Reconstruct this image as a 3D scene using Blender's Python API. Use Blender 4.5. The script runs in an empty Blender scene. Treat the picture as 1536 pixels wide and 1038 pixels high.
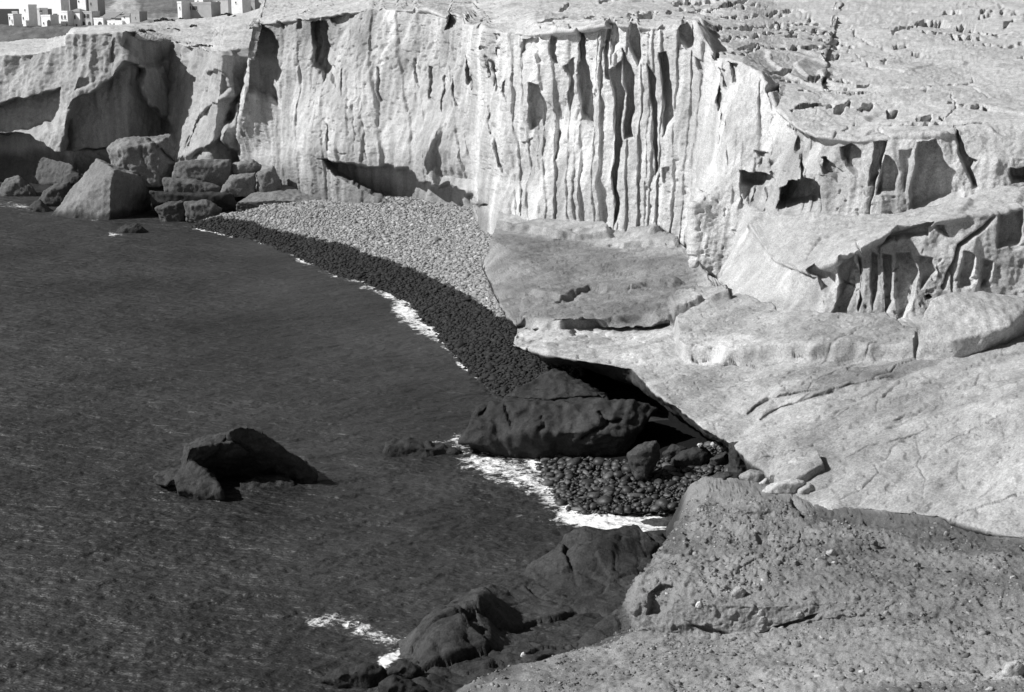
import bpy, bmesh, math, random
import numpy as np
from mathutils import Vector
random.seed(7); rng = np.random.default_rng(7)
SC = bpy.context.scene; COL = SC.collection

# ------------------------------------------------------------ camera, sky, sun, exposure
FPX, PW, PH, CH = 2133.0, 1536.0, 1038.0, 20.0       # focal length and photo size in photo pixels, eye height over the sea
PITCH = math.atan(507 / FPX)
cam = bpy.data.objects.new('camera', bpy.data.cameras.new('camera')); COL.objects.link(cam)
cam.location = (0, 0, CH); cam.rotation_euler = (math.pi / 2 - PITCH, 0, 0)
cam.data.sensor_width = 36; cam.data.lens = 36 * FPX / PW
cam.data.clip_start = .5; cam.data.clip_end = 200000
SC.camera = cam
SUN_DIR = Vector((-.76, -.15, .63)).normalized()       # towards the sun
world = bpy.data.worlds.new('World'); SC.world = world; world.use_nodes = True
wn = world.node_tree.nodes; wl = world.node_tree.links; wn.clear()
sky = wn.new('ShaderNodeTexSky'); sky.sky_type = 'NISHITA'; sky.sun_disc = False
sky.sun_elevation = math.asin(SUN_DIR.z); sky.sun_rotation = math.atan2(SUN_DIR.x, SUN_DIR.y)
sky.dust_density = 1.0
bw = wn.new('ShaderNodeRGBToBW'); bg = wn.new('ShaderNodeBackground'); wo = wn.new('ShaderNodeOutputWorld')
bg.inputs[1].default_value = .05
tc = wn.new('ShaderNodeTexCoord'); sx = wn.new('ShaderNodeSeparateXYZ'); mr = wn.new('ShaderNodeMapRange'); ad = wn.new('ShaderNodeMath'); ad.operation = 'ADD'
mr.interpolation_type = 'SMOOTHSTEP'
for k_, v_ in zip(('From Min', 'From Max', 'To Min', 'To Max'), (0.0, .12, 14.0, 0.0)): mr.inputs[k_].default_value = v_   # pale sea haze along the horizon
wl.new(tc.outputs['Generated'], sx.inputs[0]); wl.new(sx.outputs['Z'], mr.inputs['Value'])
wl.new(sky.outputs[0], bw.inputs[0]); wl.new(bw.outputs[0], ad.inputs[0]); wl.new(mr.outputs['Result'], ad.inputs[1]); wl.new(ad.outputs[0], bg.inputs[0]); wl.new(bg.outputs[0], wo.inputs[0])
sun = bpy.data.objects.new('sun', bpy.data.lights.new('sun', 'SUN')); COL.objects.link(sun)
sun.data.energy = 4.6; sun.data.angle = math.radians(.53); sun.data.color = (1, 1, 1)   # neutral: the photograph is black and white
sun.rotation_euler = SUN_DIR.to_track_quat('Z', 'Y').to_euler(); sun.location = (-40, -20, 60)
SC.view_settings.view_transform = 'Standard'; SC.view_settings.look = 'None'
SC.view_settings.exposure = .3; SC.view_settings.gamma = 1

# ------------------------------------------------------------ maths
CP, SP = math.cos(PITCH), math.sin(PITCH)
def ray(u, v):
    t = (PH / 2 - v) / FPX
    return (u - PW / 2) / FPX, CP + t * SP, -SP + t * CP
def A(u, v, Y):                      # the point seen at (u, v) at distance Y
    x, y, z = ray(u, v); return np.array((x / y * Y, Y, CH + z / y * Y))
def B(u, v, z):                      # the point seen at (u, v) at height z
    x, y, dz = ray(u, v); Y = (z - CH) / dz * y
    return np.array((x / y * Y, Y, z))
def proj(P):
    d = P - np.array((0, 0, CH)); f = d[..., 1] * CP - d[..., 2] * SP; up = d[..., 1] * SP + d[..., 2] * CP
    f = np.maximum(f, .1)
    return PW / 2 + FPX * d[..., 0] / f, PH / 2 - FPX * up / f
_G = rng.normal(size=(256, 3)); _G /= np.linalg.norm(_G, axis=1)[:, None]
_PM = rng.permutation(256)
def noise(P, sc=1.0, seed=0):
    p = np.asarray(P, dtype=np.float64) * sc + seed * 17.37
    sh = p.shape[:-1]; p = p.reshape(-1, 3)
    i = np.floor(p).astype(np.int64); f = p - i; w = f * f * f * (f * (f * 6 - 15) + 10)
    out = 0
    for dx in (0, 1):
        hx = _PM[(i[:, 0] + dx) & 255]; wx = w[:, 0] if dx else 1 - w[:, 0]
        for dy in (0, 1):
            hy = _PM[(hx + i[:, 1] + dy) & 255]; wy = wx * (w[:, 1] if dy else 1 - w[:, 1])
            for dz in (0, 1):
                g = _G[_PM[(hy + i[:, 2] + dz) & 255]]
                out = out + wy * (w[:, 2] if dz else 1 - w[:, 2]) * ((f[:, 0] - dx) * g[:, 0] + (f[:, 1] - dy) * g[:, 1] + (f[:, 2] - dz) * g[:, 2])
    return (out * 1.5).reshape(sh)
def fbm(P, sc=1.0, octs=4, seed=0, gain=.5):
    a, s = 1.0, 0
    for o in range(octs): s = s + a * noise(P, sc * 2.03 ** o, seed + o); a *= gain
    return s
def ridged(P, sc=1.0, octs=3, seed=0):
    a, s = 1.0, 0
    for o in range(octs): s = s + a * (1 - np.abs(noise(P, sc * 2.1 ** o, seed + o)) * 2); a *= .5
    return s
def sstep(a, b, x):
    t = np.clip((x - a) / (b - a), 0, 1); return t * t * (3 - 2 * t)
def seg_dist(u, v, p, q):
    px, py = p; dx, dy = q[0] - px, q[1] - py; l = dx * dx + dy * dy + 1e-9
    t = np.clip(((u - px) * dx + (v - py) * dy) / l, 0, 1)
    return np.hypot(u - px - t * dx, v - py - t * dy), t
def sdf(u, v, poly):                 # signed distance, negative inside
    d = np.full(u.shape, 1e9); ins = np.zeros(u.shape, bool); n = len(poly)
    for k in range(n):
        p, q = poly[k], poly[(k + 1) % n]
        d = np.minimum(d, seg_dist(u, v, p, q)[0])
        if p[1] != q[1]:
            c = (p[1] > v) != (q[1] > v)
            ins ^= c & (u < (q[0] - p[0]) * (v - p[1]) / (q[1] - p[1]) + p[0])
    return np.where(ins, -d, d)
def Z(ox, oy, s, *pts): return [(ox + x / s, oy + y / s) for x, y in pts]

# ------------------------------------------------------------ grid sheets
class Sheet:
    """A lofted surface: control rows x stations of world points, resampled densely."""
    def __init__(s, ctrl, nrow, ncol, smooth=3):
        C = np.array(ctrl, dtype=float)                       # (R, S, 3)
        def resample(C, counts):                              # along axis 0
            idx = np.concatenate([k + np.arange(n) / n for k, n in enumerate(counts)] + [[len(counts)]])
            k = np.minimum(idx.astype(int), len(counts) - 1); f = (idx - k)[:, None, None]
            return C[k] * (1 - f) + C[k + 1] * f
        G = resample(C, nrow)
        G = resample(G.transpose(1, 0, 2), ncol).transpose(1, 0, 2)
        s.P = G
        for _ in range(smooth): s.relax()
        s.finish()
    def relax(s):
        for ax in (0, 1):
            Q = s.P.copy(); R = s.P.swapaxes(0, ax); q = Q.swapaxes(0, ax)
            q[1:-1] = R[1:-1] * .5 + R[:-2] * .25 + R[2:] * .25; s.P = Q
    def finish(s):
        s.u, s.v = proj(s.P); s.base = s.P.copy(); s.normals()
        s.tone = np.zeros(s.P.shape[:2])
    def normals(s):
        N = np.cross(np.gradient(s.P, axis=1), np.gradient(s.P, axis=0))
        N /= np.linalg.norm(N, axis=2)[..., None] + 1e-9
        d = np.array((0, 0, CH)) - s.P
        flip = np.sum(N * d) < 0
        s.N = -N if flip else N; s.flip = flip
        for _ in range(4):
            Q = s.N.copy(); Q[1:-1] += s.N[:-2] + s.N[2:]; Q[:, 1:-1] += s.N[:, :-2] + s.N[:, 2:]; s.N = Q / (np.linalg.norm(Q, axis=2)[..., None] + 1e-9)
    def wob(s, amp, sc, seed):
        key = ('w', amp, sc, seed)
        if not hasattr(s, '_w'): s._w = {}
        if key not in s._w:
            s._w[key] = (s.u + amp * fbm(s.base, sc, 3, seed), s.v + amp * fbm(s.base, sc, 3, seed + 9))
        return s._w[key]
    def poly(s, pts, depth, soft=2.0, dirv=None, wob=5, wsc=.5, up=.35, soft_r=None, tone=None):
        """Push the region under a polygon in (depth > 0) or out (depth < 0)."""
        U, V = s.wob(wob, wsc, 3)
        xs = [p[0] for p in pts]; ys = [p[1] for p in pts]; m = soft + wob + 2
        box = (U > min(xs) - m) & (U < max(xs) + m) & (V > min(ys) - m) & (V < max(ys) + m)
        if not box.any(): return
        d = sdf(U[box], V[box], pts)
        w = 1 - sstep(-soft, soft * .3, d)
        if dirv is None:                                        # level, away from the sea, a little upwards: hollows keep a roof
            x, y, dz = ray(sum(xs) / len(xs), sum(ys) / len(ys)); D = np.array((x / y, 1, dz / y + up * .4))
        else: D = np.array(dirv)
        s.P[box] += D * (w * depth)[:, None]
        if tone is not None: s.tone[box] += w * tone
    def line(s, pts, width, depth, dirv=None, wob=4, tone=None):
        U, V = s.wob(wob, .5, 3)
        xs = [p[0] for p in pts]; ys = [p[1] for p in pts]; m = width * 3 + wob
        box = (U > min(xs) - m) & (U < max(xs) + m) & (V > min(ys) - m) & (V < max(ys) + m)
        if not box.any(): return
        d = np.full(box.sum(), 1e9); tt = np.zeros(box.sum()); n = len(pts) - 1
        for k in range(n):
            dd, t = seg_dist(U[box], V[box], pts[k], pts[k + 1]); b = dd < d; d[b] = dd[b]; tt[b] = (k + t[b]) / n
        taper = np.sqrt(np.clip(np.sin(np.pi * np.clip(tt, .03, .97)), 0, 1))
        w = np.exp(-(d / (width * (.35 + .65 * taper))) ** 2 * 1.5) * (.4 + .6 * taper)
        D = -s.N[box] if dirv is None else np.array(dirv)
        s.P[box] += D * (w * depth)[:, None]
        if tone is not None: s.tone[box] += w * tone
    def build(s, name, mat, **tags):
        R, C = s.P.shape[:2]
        return grid_mesh(name, s.P, mat, {'tone': s.tone}, s.flip, **tags)

def mesh_np(name, verts, faces, mat, attrs=None, smooth=True, **tags):
    """faces: (n, k) int array."""
    verts = np.asarray(verts, dtype=np.float32); faces = np.asarray(faces, dtype=np.int32)
    me = bpy.data.meshes.new(name); n, k = faces.shape
    me.vertices.add(len(verts)); me.vertices.foreach_set('co', verts.ravel())
    me.loops.add(n * k); me.loops.foreach_set('vertex_index', faces.ravel())
    me.polygons.add(n); me.polygons.foreach_set('loop_start', np.arange(0, n * k, k, dtype=np.int32))
    me.polygons.foreach_set('use_smooth', np.full(n, smooth))
    me.update(calc_edges=True)
    for an, a in (attrs or {}).items():
        at = me.attributes.new(an, 'FLOAT', 'POINT'); at.data.foreach_set('value', np.asarray(a, dtype=np.float32).ravel())
    me.materials.append(mat)
    o = bpy.data.objects.new(name, me); COL.objects.link(o)
    tag(o, **tags); return o
def grid_mesh(name, P, mat, attrs, flip=False, **tags):
    R, C = P.shape[:2]; i = np.arange(R * C).reshape(R, C)
    f = np.stack([i[:-1, :-1], i[:-1, 1:], i[1:, 1:], i[1:, :-1]], -1).reshape(-1, 4)
    if flip: f = f[:, ::-1]
    return mesh_np(name, P.reshape(-1, 3), f, mat, attrs, **tags)
def tag(o, label=None, cat=None, group=None, kind=None, parent=None):
    if label: o['label'] = label
    if cat: o['category'] = cat
    if group: o['group'] = group
    if kind: o['kind'] = kind
    if parent is not None: o.parent = parent

# ------------------------------------------------------------ materials (all neutral: the photograph is black and white)
def g(v): return (v, v, v, 1)
class Mat:
    def __init__(s, name):
        s.m = bpy.data.materials.new(name); s.m.use_nodes = True; s.n = s.m.node_tree.nodes; s.l = s.m.node_tree.links
        s.b = s.n['Principled BSDF']
    def node(s, t, **kw):
        n = s.n.new(t)
        for k, v in kw.items():
            if k.startswith('i_'): n.inputs[k[2:].replace('_', ' ')].default_value = v
            else: setattr(n, k, v)
        return n
    def pos(s): return s.node('ShaderNodeNewGeometry').outputs['Position']
    def scaled(s, v):
        m = s.node('ShaderNodeVectorMath', operation='MULTIPLY'); m.inputs[1].default_value = v; s.l.new(s.pos(), m.inputs[0]); return m.outputs[0]
    def noise(s, sc, det=4, rough=.6, vec=None):
        n = s.node('ShaderNodeTexNoise'); n.inputs['Scale'].default_value = sc; n.inputs['Detail'].default_value = det; n.inputs['Roughness'].default_value = rough
        s.l.new(vec or s.pos(), n.inputs['Vector']); return n.outputs['Fac']
    def vor(s, sc, vec=None, feature='F1'):
        n = s.node('ShaderNodeTexVoronoi', feature=feature); n.inputs['Scale'].default_value = sc; s.l.new(vec or s.pos(), n.inputs['Vector']); return n.outputs['Distance']
    def ramp(s, x, a, b, va, vb):
        n = s.node('ShaderNodeMapRange'); n.clamp = True
        for k, v in zip(('From Min', 'From Max', 'To Min', 'To Max'), (a, b, va, vb)): n.inputs[k].default_value = v
        s.l.new(x, n.inputs['Value']); return n.outputs['Result']
    def op(s, o, a, b=None):
        n = s.node('ShaderNodeMath', operation=o)
        for k, x in enumerate((a, b)):
            if x is None: continue
            if isinstance(x, (int, float)): n.inputs[k].default_value = x
            else: s.l.new(x, n.inputs[k])
        return n.outputs[0]
    def attr(s, name): return s.node('ShaderNodeAttribute', attribute_name=name).outputs['Fac']
    def bump(s, h, strength, dist):
        n = s.node('ShaderNodeBump'); n.inputs['Strength'].default_value = strength; n.inputs['Distance'].default_value = dist
        s.l.new(h, n.inputs['Height']); s.l.new(n.outputs[0], s.b.inputs['Normal'])
    def col(s, x): s.l.new(x, s.b.inputs['Base Color'])

def rock_mat(name, lo, hi, rough=.95, grain=9.0, bumpd=.09, pits=.5, spec=.2, stripe=0.0):
    """Pale or dark volcanic tuff; 'tone' multiplies the colour (2 ** tone): dark beds, dirt, wet rock, painted cave shade."""
    m = Mat(name)
    big = m.noise(.22, 5, .6); med = m.noise(1.3, 6, .65); fine = m.noise(grain, 4, .75)
    c = m.op('ADD', m.op('MULTIPLY', big, .45), m.op('ADD', m.op('MULTIPLY', med, .3), m.op('MULTIPLY', fine, .4))); c = m.op('MULTIPLY', c, 1 / 1.15)
    if stripe:
        st = m.noise(1.0, 4, .6, m.scaled((1.6, 1.6, .07)))
        c = m.op('ADD', m.op('MULTIPLY', c, 1 - stripe), m.op('MULTIPLY', st, stripe))
    val = m.ramp(c, .40, .60, lo, hi)
    # small dark holes and embedded pebbles
    pit = m.ramp(m.vor(3.6), .05, .16, 1 - pits, 1); pm = m.ramp(m.noise(.5, 2), .45, .6, 0, 1)
    pit = m.op('SUBTRACT', 1.0, m.op('MULTIPLY', m.op('SUBTRACT', 1.0, pit), pm))
    val = m.op('MULTIPLY', val, pit); val = m.op('MULTIPLY', val, m.ramp(m.noise(grain * 1.3, 3, .8), .32, .68, .68, 1.3))
    val = m.op('MULTIPLY', val, m.op('POWER', 2.0, m.attr('tone')))
    m.col(val)
    h = m.op('ADD', m.op('MULTIPLY', m.noise(2.2, 6, .7), 1.0), m.op('ADD', m.op('MULTIPLY', m.noise(14, 4, .8), .6), m.op('MULTIPLY', m.ramp(m.vor(3.6), .0, .2, 0, 1), .25)))
    m.bump(h, .8, bumpd)
    m.b.inputs['Roughness'].default_value = rough; m.b.inputs['Specular IOR Level'].default_value = spec
    return m.m
M_CLIFF = rock_mat('pale_tuff', .36, .58, stripe=.35)
M_SHELF = rock_mat('shelf_tuff', .28, .46)
M_DIRT = rock_mat('stony_dirt', .17, .34, grain=22, bumpd=.06)
M_DARK = rock_mat('wet_dark_rock', .014, .04, rough=.7, spec=.2, bumpd=.09)
M_BOULD = rock_mat('boulder_tuff', .11, .22, bumpd=.06)
M_PALEB = rock_mat('pale_boulder', .26, .44)

# ------------------------------------------------------------ the headland: fluted cliff, two stepped ledges, plateau
def st(base, edge, bow=(.8, .3, -.2), p1=None):
    """one station of plain cliff: base and rim as (u, v, Y), three face rows between"""
    b, e = np.array(base, float), np.array(edge, float)
    rows = [b + (e - b) * f + np.array((0, 0, d)) for f, d in zip((.28, .58, .85), bow)]
    return [b] + rows + [e]
stations = [
    st((400, 290, 168), (402, 45, 170)),
    [(352, 292, 152), (356, 225, 149), (364, 150, 143.5), (377, 75, 143.2), (387, 36, 144.5)],
    st((394, 300, 143), (388, 35, 146)),
    st((470, 303, 138), (468, 26, 142), (-1.3, -.5, -.3)),
    st((560, 304, 133), (555, 14, 138), (-1.8, -.8, -.3)),
    st((640, 304, 127.5), (640, 16, 133), (-1.8, -.8, -.3)),
    st((715, 306, 120), (700, 36, 127), (-.6, 0, 0)),
    st((746, 330, 109), (735, 46, 119), (1.0, 1.4, .6)),
    st((800, 341, 106), (797, 54, 111), (.5, .8, .4)),
    st((860, 344, 104), (862, 45, 107.5), (.3, .3, 0)),
    st((920, 349, 102), (910, 36, 105), (.2, .2, 0)),
    st((980, 354, 100), (988, 44, 103), (.2, .2, 0)),
    st((1022, 366, 98), (1048, 40, 101), (.2, .2, 0)),
    st((1040, 388, 95), (1074, 88, 98.5), (0, .3, 0)),
    [(1046, 400, 87.5), (1040, 305, 88), (1082, 268, 89), (1098, 180, 91.5), (1112, 93, 95)],
    [(1088, 425, 86.5), (1106, 352, 87), (1112, 300, 87), (1136, 230, 88.5), (1142, 112, 93)],
    [(1062, 437, 80), (1124, 337, 82), (1146, 322, 84.5), (1152, 250, 85.5), (1164, 166, 88.5)],
    [(1140, 470, 73), (1160, 390, 76), (1172, 322, 81.5), (1180, 258, 82), (1188, 185, 84)],
    [(1228, 492, 68), (1206, 408, 71), (1222, 319, 79), (1220, 258, 79.5), (1220, 200, 81)],
    [(1290, 494, 67), (1275, 372, 69), (1290, 325, 77.5), (1290, 265, 78), (1285, 210, 79)],
    [(1340, 494, 67), (1330, 345, 69), (1345, 325, 76.5), (1345, 265, 77), (1340, 205, 78)],
    [(1400, 490, 67.5), (1400, 330, 69.5), (1420, 312, 76), (1415, 260, 76.5), (1410, 203, 77)],
    [(1470, 455, 69), (1490, 322, 70), (1490, 292, 75.5), (1480, 245, 76), (1452, 196, 77.5)],
    [(1560, 445, 70), (1560, 312, 71), (1560, 280, 75), (1560, 240, 75.5), (1545, 190, 77.5)],
    [(1800, 440, 70), (1800, 312, 71), (1800, 280, 75), (1800, 240, 75.5), (1790, 190, 77.5)],
    [(2500, 440, 70), (2500, 312, 71), (2500, 280, 75), (2500, 240, 75.5), (2490, 190, 77.5)],
]
plats = {0: [(374, 38, 190), (380, 30, 215), (390, 14, 250), (400, -10, 300), (420, -60, 420)]}
def plat(i, e):
    u, v, Y = e
    if i == 0: return plats[0]
    if i <= 7: return [(u + 4, v - 8, Y + 14), (u + 8, min(v - 14, 12), Y + 34), (u + 12, -4, Y + 70), (u + 16, -18, Y + 120), (u + 20, -60, Y + 220)]
    if i <= 13: return [(u + 4, min(v - 8, 30) + (28 if i == 13 else 6 if i == 12 else 0), 117 - (12 if i == 13 else 4 if i == 12 else 0)), (u + 8, 14 + (18 if i == 13 else 6 if i == 12 else 0), 132 - (10 if i == 13 else 0)), (u + 12, 0, 155), (u + 16, -14, 200), (u + 20, -60, 320)]
    if i in (14, 15): return [(u + 10, 78 if i == 14 else 90, 102), (u + 15, 46 if i == 14 else 54, 119), (u + 20, 15 if i == 14 else 26, 150), (u + 25, -8, 205), (u + 30, -60, 320)]
    if i in (16, 17): return [[(1190, 105, 100), (1200, 64, 117), (1215, 34, 148), (1225, -6, 205), (1230, -60, 320)], [(1235, 130, 96.5), (1242, 77, 114), (1255, 39, 146), (1262, -5, 205), (1268, -60, 320)]][i - 16]
    return [(u + 8, 150 if i > 17 else 140 if i > 16 else 122, 92 if i > 17 else 95 if i > 16 else 98), (u + 16, 92, 111), (u + 24, 42, 143), (u + 32, -4, 205), (u + 40, -60, 320)]
ctrl = []
for i, s_ in enumerate(stations):
    b = A(*s_[0]); under = b + np.array((0, 1.5, -3.0))
    ctrl.append([under] + [A(*q) for q in s_] + [A(*q) for q in plat(i, s_[4])])
ctrl = np.array(ctrl).transpose(1, 0, 2)
ncol = [max(4, int(abs(stations[k + 1][2][0] - stations[k][2][0]) / 1.25)) for k in range(len(stations) - 1)]
ncol[-1] = 30; ncol[-2] = 60; ncol[0] = 20; ncol[1] = 30; ncol[13] = 30; ncol[14] = 56; ncol[15] = 44
H = Sheet(ctrl, [6, 95, 80, 75, 70, 60, 62, 52, 40, 8], ncol, smooth=4)
zv = np.array((0, 0, 1.0))
face = 1 - sstep(.45, .75, H.N[..., 2])                       # 1 on cliff faces, 0 on the tops
for _ in range(6):
    Q = face.copy(); Q[1:-1] += face[:-2] + face[2:]; Q[:, 1:-1] += face[:, :-2] + face[:, 2:]; Q[1:-1, 1:-1] /= 5; Q[[0, -1], 1:-1] /= 3; Q[1:-1, [0, -1]] /= 3; Q[[0, 0, -1, -1], [0, -1, 0, -1]] = face[[0, 0, -1, -1], [0, -1, 0, -1]]; face = np.clip(Q, 0, 1)
def push(S, amt): S.P += S.N * amt[..., None]
# broad undulation, then vertical flutes (sharp ribs between smooth hollows)
push(H, 1.3 * face * noise(H.base * np.array((1, 1, .25)), .11, 7) + .5 * noise(H.base, .12, 1) + .25 * noise(H.base, .35, 2) * face)
F = H.base * np.array((1, 1, .12)); F = F + .5 * np.stack([noise(H.base, .25, 5), noise(H.base, .25, 6), 0 * face], -1)
big = H.u < 1085
rib = (1 - np.abs(noise(F, .42, 11)) * 2.2)
rib2 = (1 - np.abs(noise(F, 1.05, 12)) * 2.2)
fs_ = sstep(.35, .9, face); lw = 1 - sstep(700, 770, H.u)
push(H, fs_ * (np.where(big, .22, .2) - .1 * lw) * (rib - .6) + fs_ * (.08 - .02 * lw) * (rib2 - .6))
push(H, face * .12 * noise(H.base * np.array((1, 1, .3)), 2.2, 14))
# the plateau: worn beds with curved lips, stepping up away from the sea
top = 1 - face
b_ = fbm(H.base * np.array((.03, .05, .02)), 1, 3, 21) * 5 + H.base[..., 1] * .10
fr_ = b_ % 1.0; push(H, top * .26 * (fr_ ** 2 * (1 - sstep(.86, 1.0, fr_))) * sstep(-.35, -.1, noise(H.base, .1, 22)))
push(H, top * (.07 * fbm(H.base, .7, 3, 23)) * (1 - .5 * sstep(110, 160, H.base[..., 1])))

m3 = lambda *p: Z(700, 0, 2.883, *p)
def flutes(Sh, tops, to_base, vt, vb, amps, seed):
    """rain-cut columns: each scoop drops sharply right of its rib, then climbs slowly to the next rib"""
    sB = np.clip((Sh.v - np.interp(Sh.u, *vt)) / (np.interp(Sh.u, *vb) - np.interp(Sh.u, *vt)), -.1, 1.1)
    Fv = Sh.base * np.array((1, 1, .35)); uw = Sh.u + 3.5 * noise(Fv, .5, seed) + 1.5 * noise(Sh.base, 1.2, seed + 1)
    tops = np.array(tops); bases = np.interp(tops, *to_base); fm_ = sstep(.5, .9, face) * sstep(-.06, .03, sB) * (1 - sstep(1.02, 1.1, sB))
    var = .55 + .9 * np.clip(.5 + noise(Fv, .35, seed + 2), 0, 1)
    for k in range(len(tops) - 1):
        xa = tops[k] + (bases[k] - tops[k]) * sB; xb = tops[k + 1] + (bases[k + 1] - tops[k + 1]) * sB
        b = (uw >= xa) & (uw < xb) & (fm_ > 0)
        if not b.any(): continue
        t = (uw[b] - xa[b]) / np.maximum(xb[b] - xa[b], .5); wd = (xb[b] - xa[b]) * Sh.base[b][:, 1] / FPX
        d = amps[k] * np.minimum(wd, .9 + .25 * wd) * np.minimum(t / .16, 1) * (1 - t) ** .9 * fm_[b] * var[b]
        Sh.P[b] += d[:, None] * np.array((.05, 1, .1))
rf = random.Random(5)
tl = [392.0]
while tl[-1] < 742: tl.append(tl[-1] + rf.choice((5, 7, 9, 11, 14, 18, 22)))
flutes(H, tl, ([390, 560, 600, 670, 720, 745], [394, 570, 622, 728, 748, 752]), ([380, 470, 560, 640, 700, 745], [34, 26, 14, 16, 36, 44]), ([380, 470, 640, 720, 750], [300, 290, 285, 300, 330]), [rf.uniform(.1, .38) * (1.35 if x > 640 else .75) for x in tl], 301)
tr = [1086, 1094, 1103, 1114, 1122, 1136, 1150, 1160, 1168, 1177, 1184, 1196, 1214, 1232]
flutes(H, tr, ([1086, 1232], [1062, 1232]), ([1086, 1112, 1150, 1185, 1240], [95, 95, 130, 185, 204]), ([1080, 1120, 1160, 1240], [285, 305, 318, 318]), [rf.uniform(.35, .7) for _ in tr], 309)
tm = [752, 760, 767, 781, 797, 804, 819, 843, 855, 864, 884, 891, 910, 918, 936, 958, 972, 980, 994, 1022, 1046, 1056, 1072]
flutes(H, tm, ([750, 800, 866, 908, 957, 1000, 1050, 1072], [757, 816, 869, 914, 952, 984, 1018, 1036]), ([745, 797, 862, 910, 988, 1048, 1074], [46, 54, 45, 36, 44, 40, 88]), ([745, 800, 920, 1022, 1045], [328, 340, 349, 362, 385]), [rf.uniform(.3, .75) for _ in tm], 305)
UPC = .45
for pts, d in [
    (m3((255, 165), (300, 170), (300, 215), (320, 270), (300, 270), (285, 240), (250, 230)), .9),
    (m3((275, 360), (310, 365), (345, 470), (355, 590), (330, 600), (300, 580), (275, 560), (270, 480)), 1.5),
    (m3((350, 160), (378, 165), (375, 230), (390, 285), (350, 260), (345, 220)), 1.0),
    (m3((400, 280), (430, 250), (445, 380), (435, 480), (410, 440)), 1.0),
    (m3((455, 140), (480, 130), (490, 280), (530, 420), (542, 560), (505, 530), (465, 480), (450, 330)), 2.0),
    (m3((570, 120), (600, 130), (612, 300), (612, 360), (590, 330), (575, 200)), 1.2),
    (m3((595, 100), (640, 100), (650, 190), (620, 225), (600, 190)), 1.6),
    (m3((610, 300), (660, 260), (665, 400), (660, 520), (668, 620), (650, 740), (645, 960), (625, 980), (620, 600)), 1.7),
    (m3((660, 200), (690, 270), (715, 330), (705, 420), (712, 480), (712, 600), (675, 600), (670, 520), (668, 360)), 1.6),
    (m3((705, 95), (740, 100), (760, 170), (760, 260), (730, 285), (710, 250), (700, 180)), 1.9),
    (m3((785, 280), (815, 350), (825, 520), (825, 720), (810, 760), (805, 560), (790, 470)), 1.2),
    (m3((835, 230), (875, 230), (885, 300), (880, 350), (910, 500), (905, 530), (870, 560), (855, 600), (855, 480), (840, 380)), 1.7),
    (m3((930, 110), (1000, 110), (1020, 180), (1010, 215), (975, 220), (940, 180)), 2.2),
    (m3((1000, 250), (1020, 260), (1025, 320), (1005, 310)), .7),
    (m3((848, 735), (880, 730), (885, 790), (860, 810), (845, 780)), .5),
    (m3((1065, 360), (1110, 430), (1120, 560), (1090, 640), (1080, 560)), 1.6),
    (m3((1085, 290), (1110, 310), (1115, 400), (1095, 360)), .9),
    (m3((1130, 265), (1165, 270), (1185, 320), (1165, 380), (1140, 360)), 1.2),
    (m3((165, 355), (190, 350), (192, 420), (180, 440), (165, 400)), .8),
    (m3((5, 190), (25, 190), (38, 290), (48, 400), (25, 380)), 1.0),
    (m3((85, 200), (105, 210), (140, 330), (150, 410), (130, 380), (100, 300)), .9),
    (m3((115, 450), (140, 600), (160, 740), (150, 760), (125, 640), (110, 520)), .9),
    (m3((130, 150), (160, 150), (155, 180), (135, 180)), .6), (m3((130, 205), (158, 205), (155, 260), (135, 250)), .7),
    (m3((1010, 820), (1050, 830), (1055, 870), (1030, 870)), .7),
    (m3((830, 140), (850, 130), (905, 115), (915, 130), (880, 150)), .5),
    (m3((375, 560), (390, 580), (388, 690), (372, 700)), .6), (m3((230, 610), (290, 600), (300, 690), (270, 690)), .4),
]: H.poly(pts, d, soft=2.2, wob=4, up=UPC)
m2 = lambda *p: Z(360, 0, 3.0525, *p)
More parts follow.
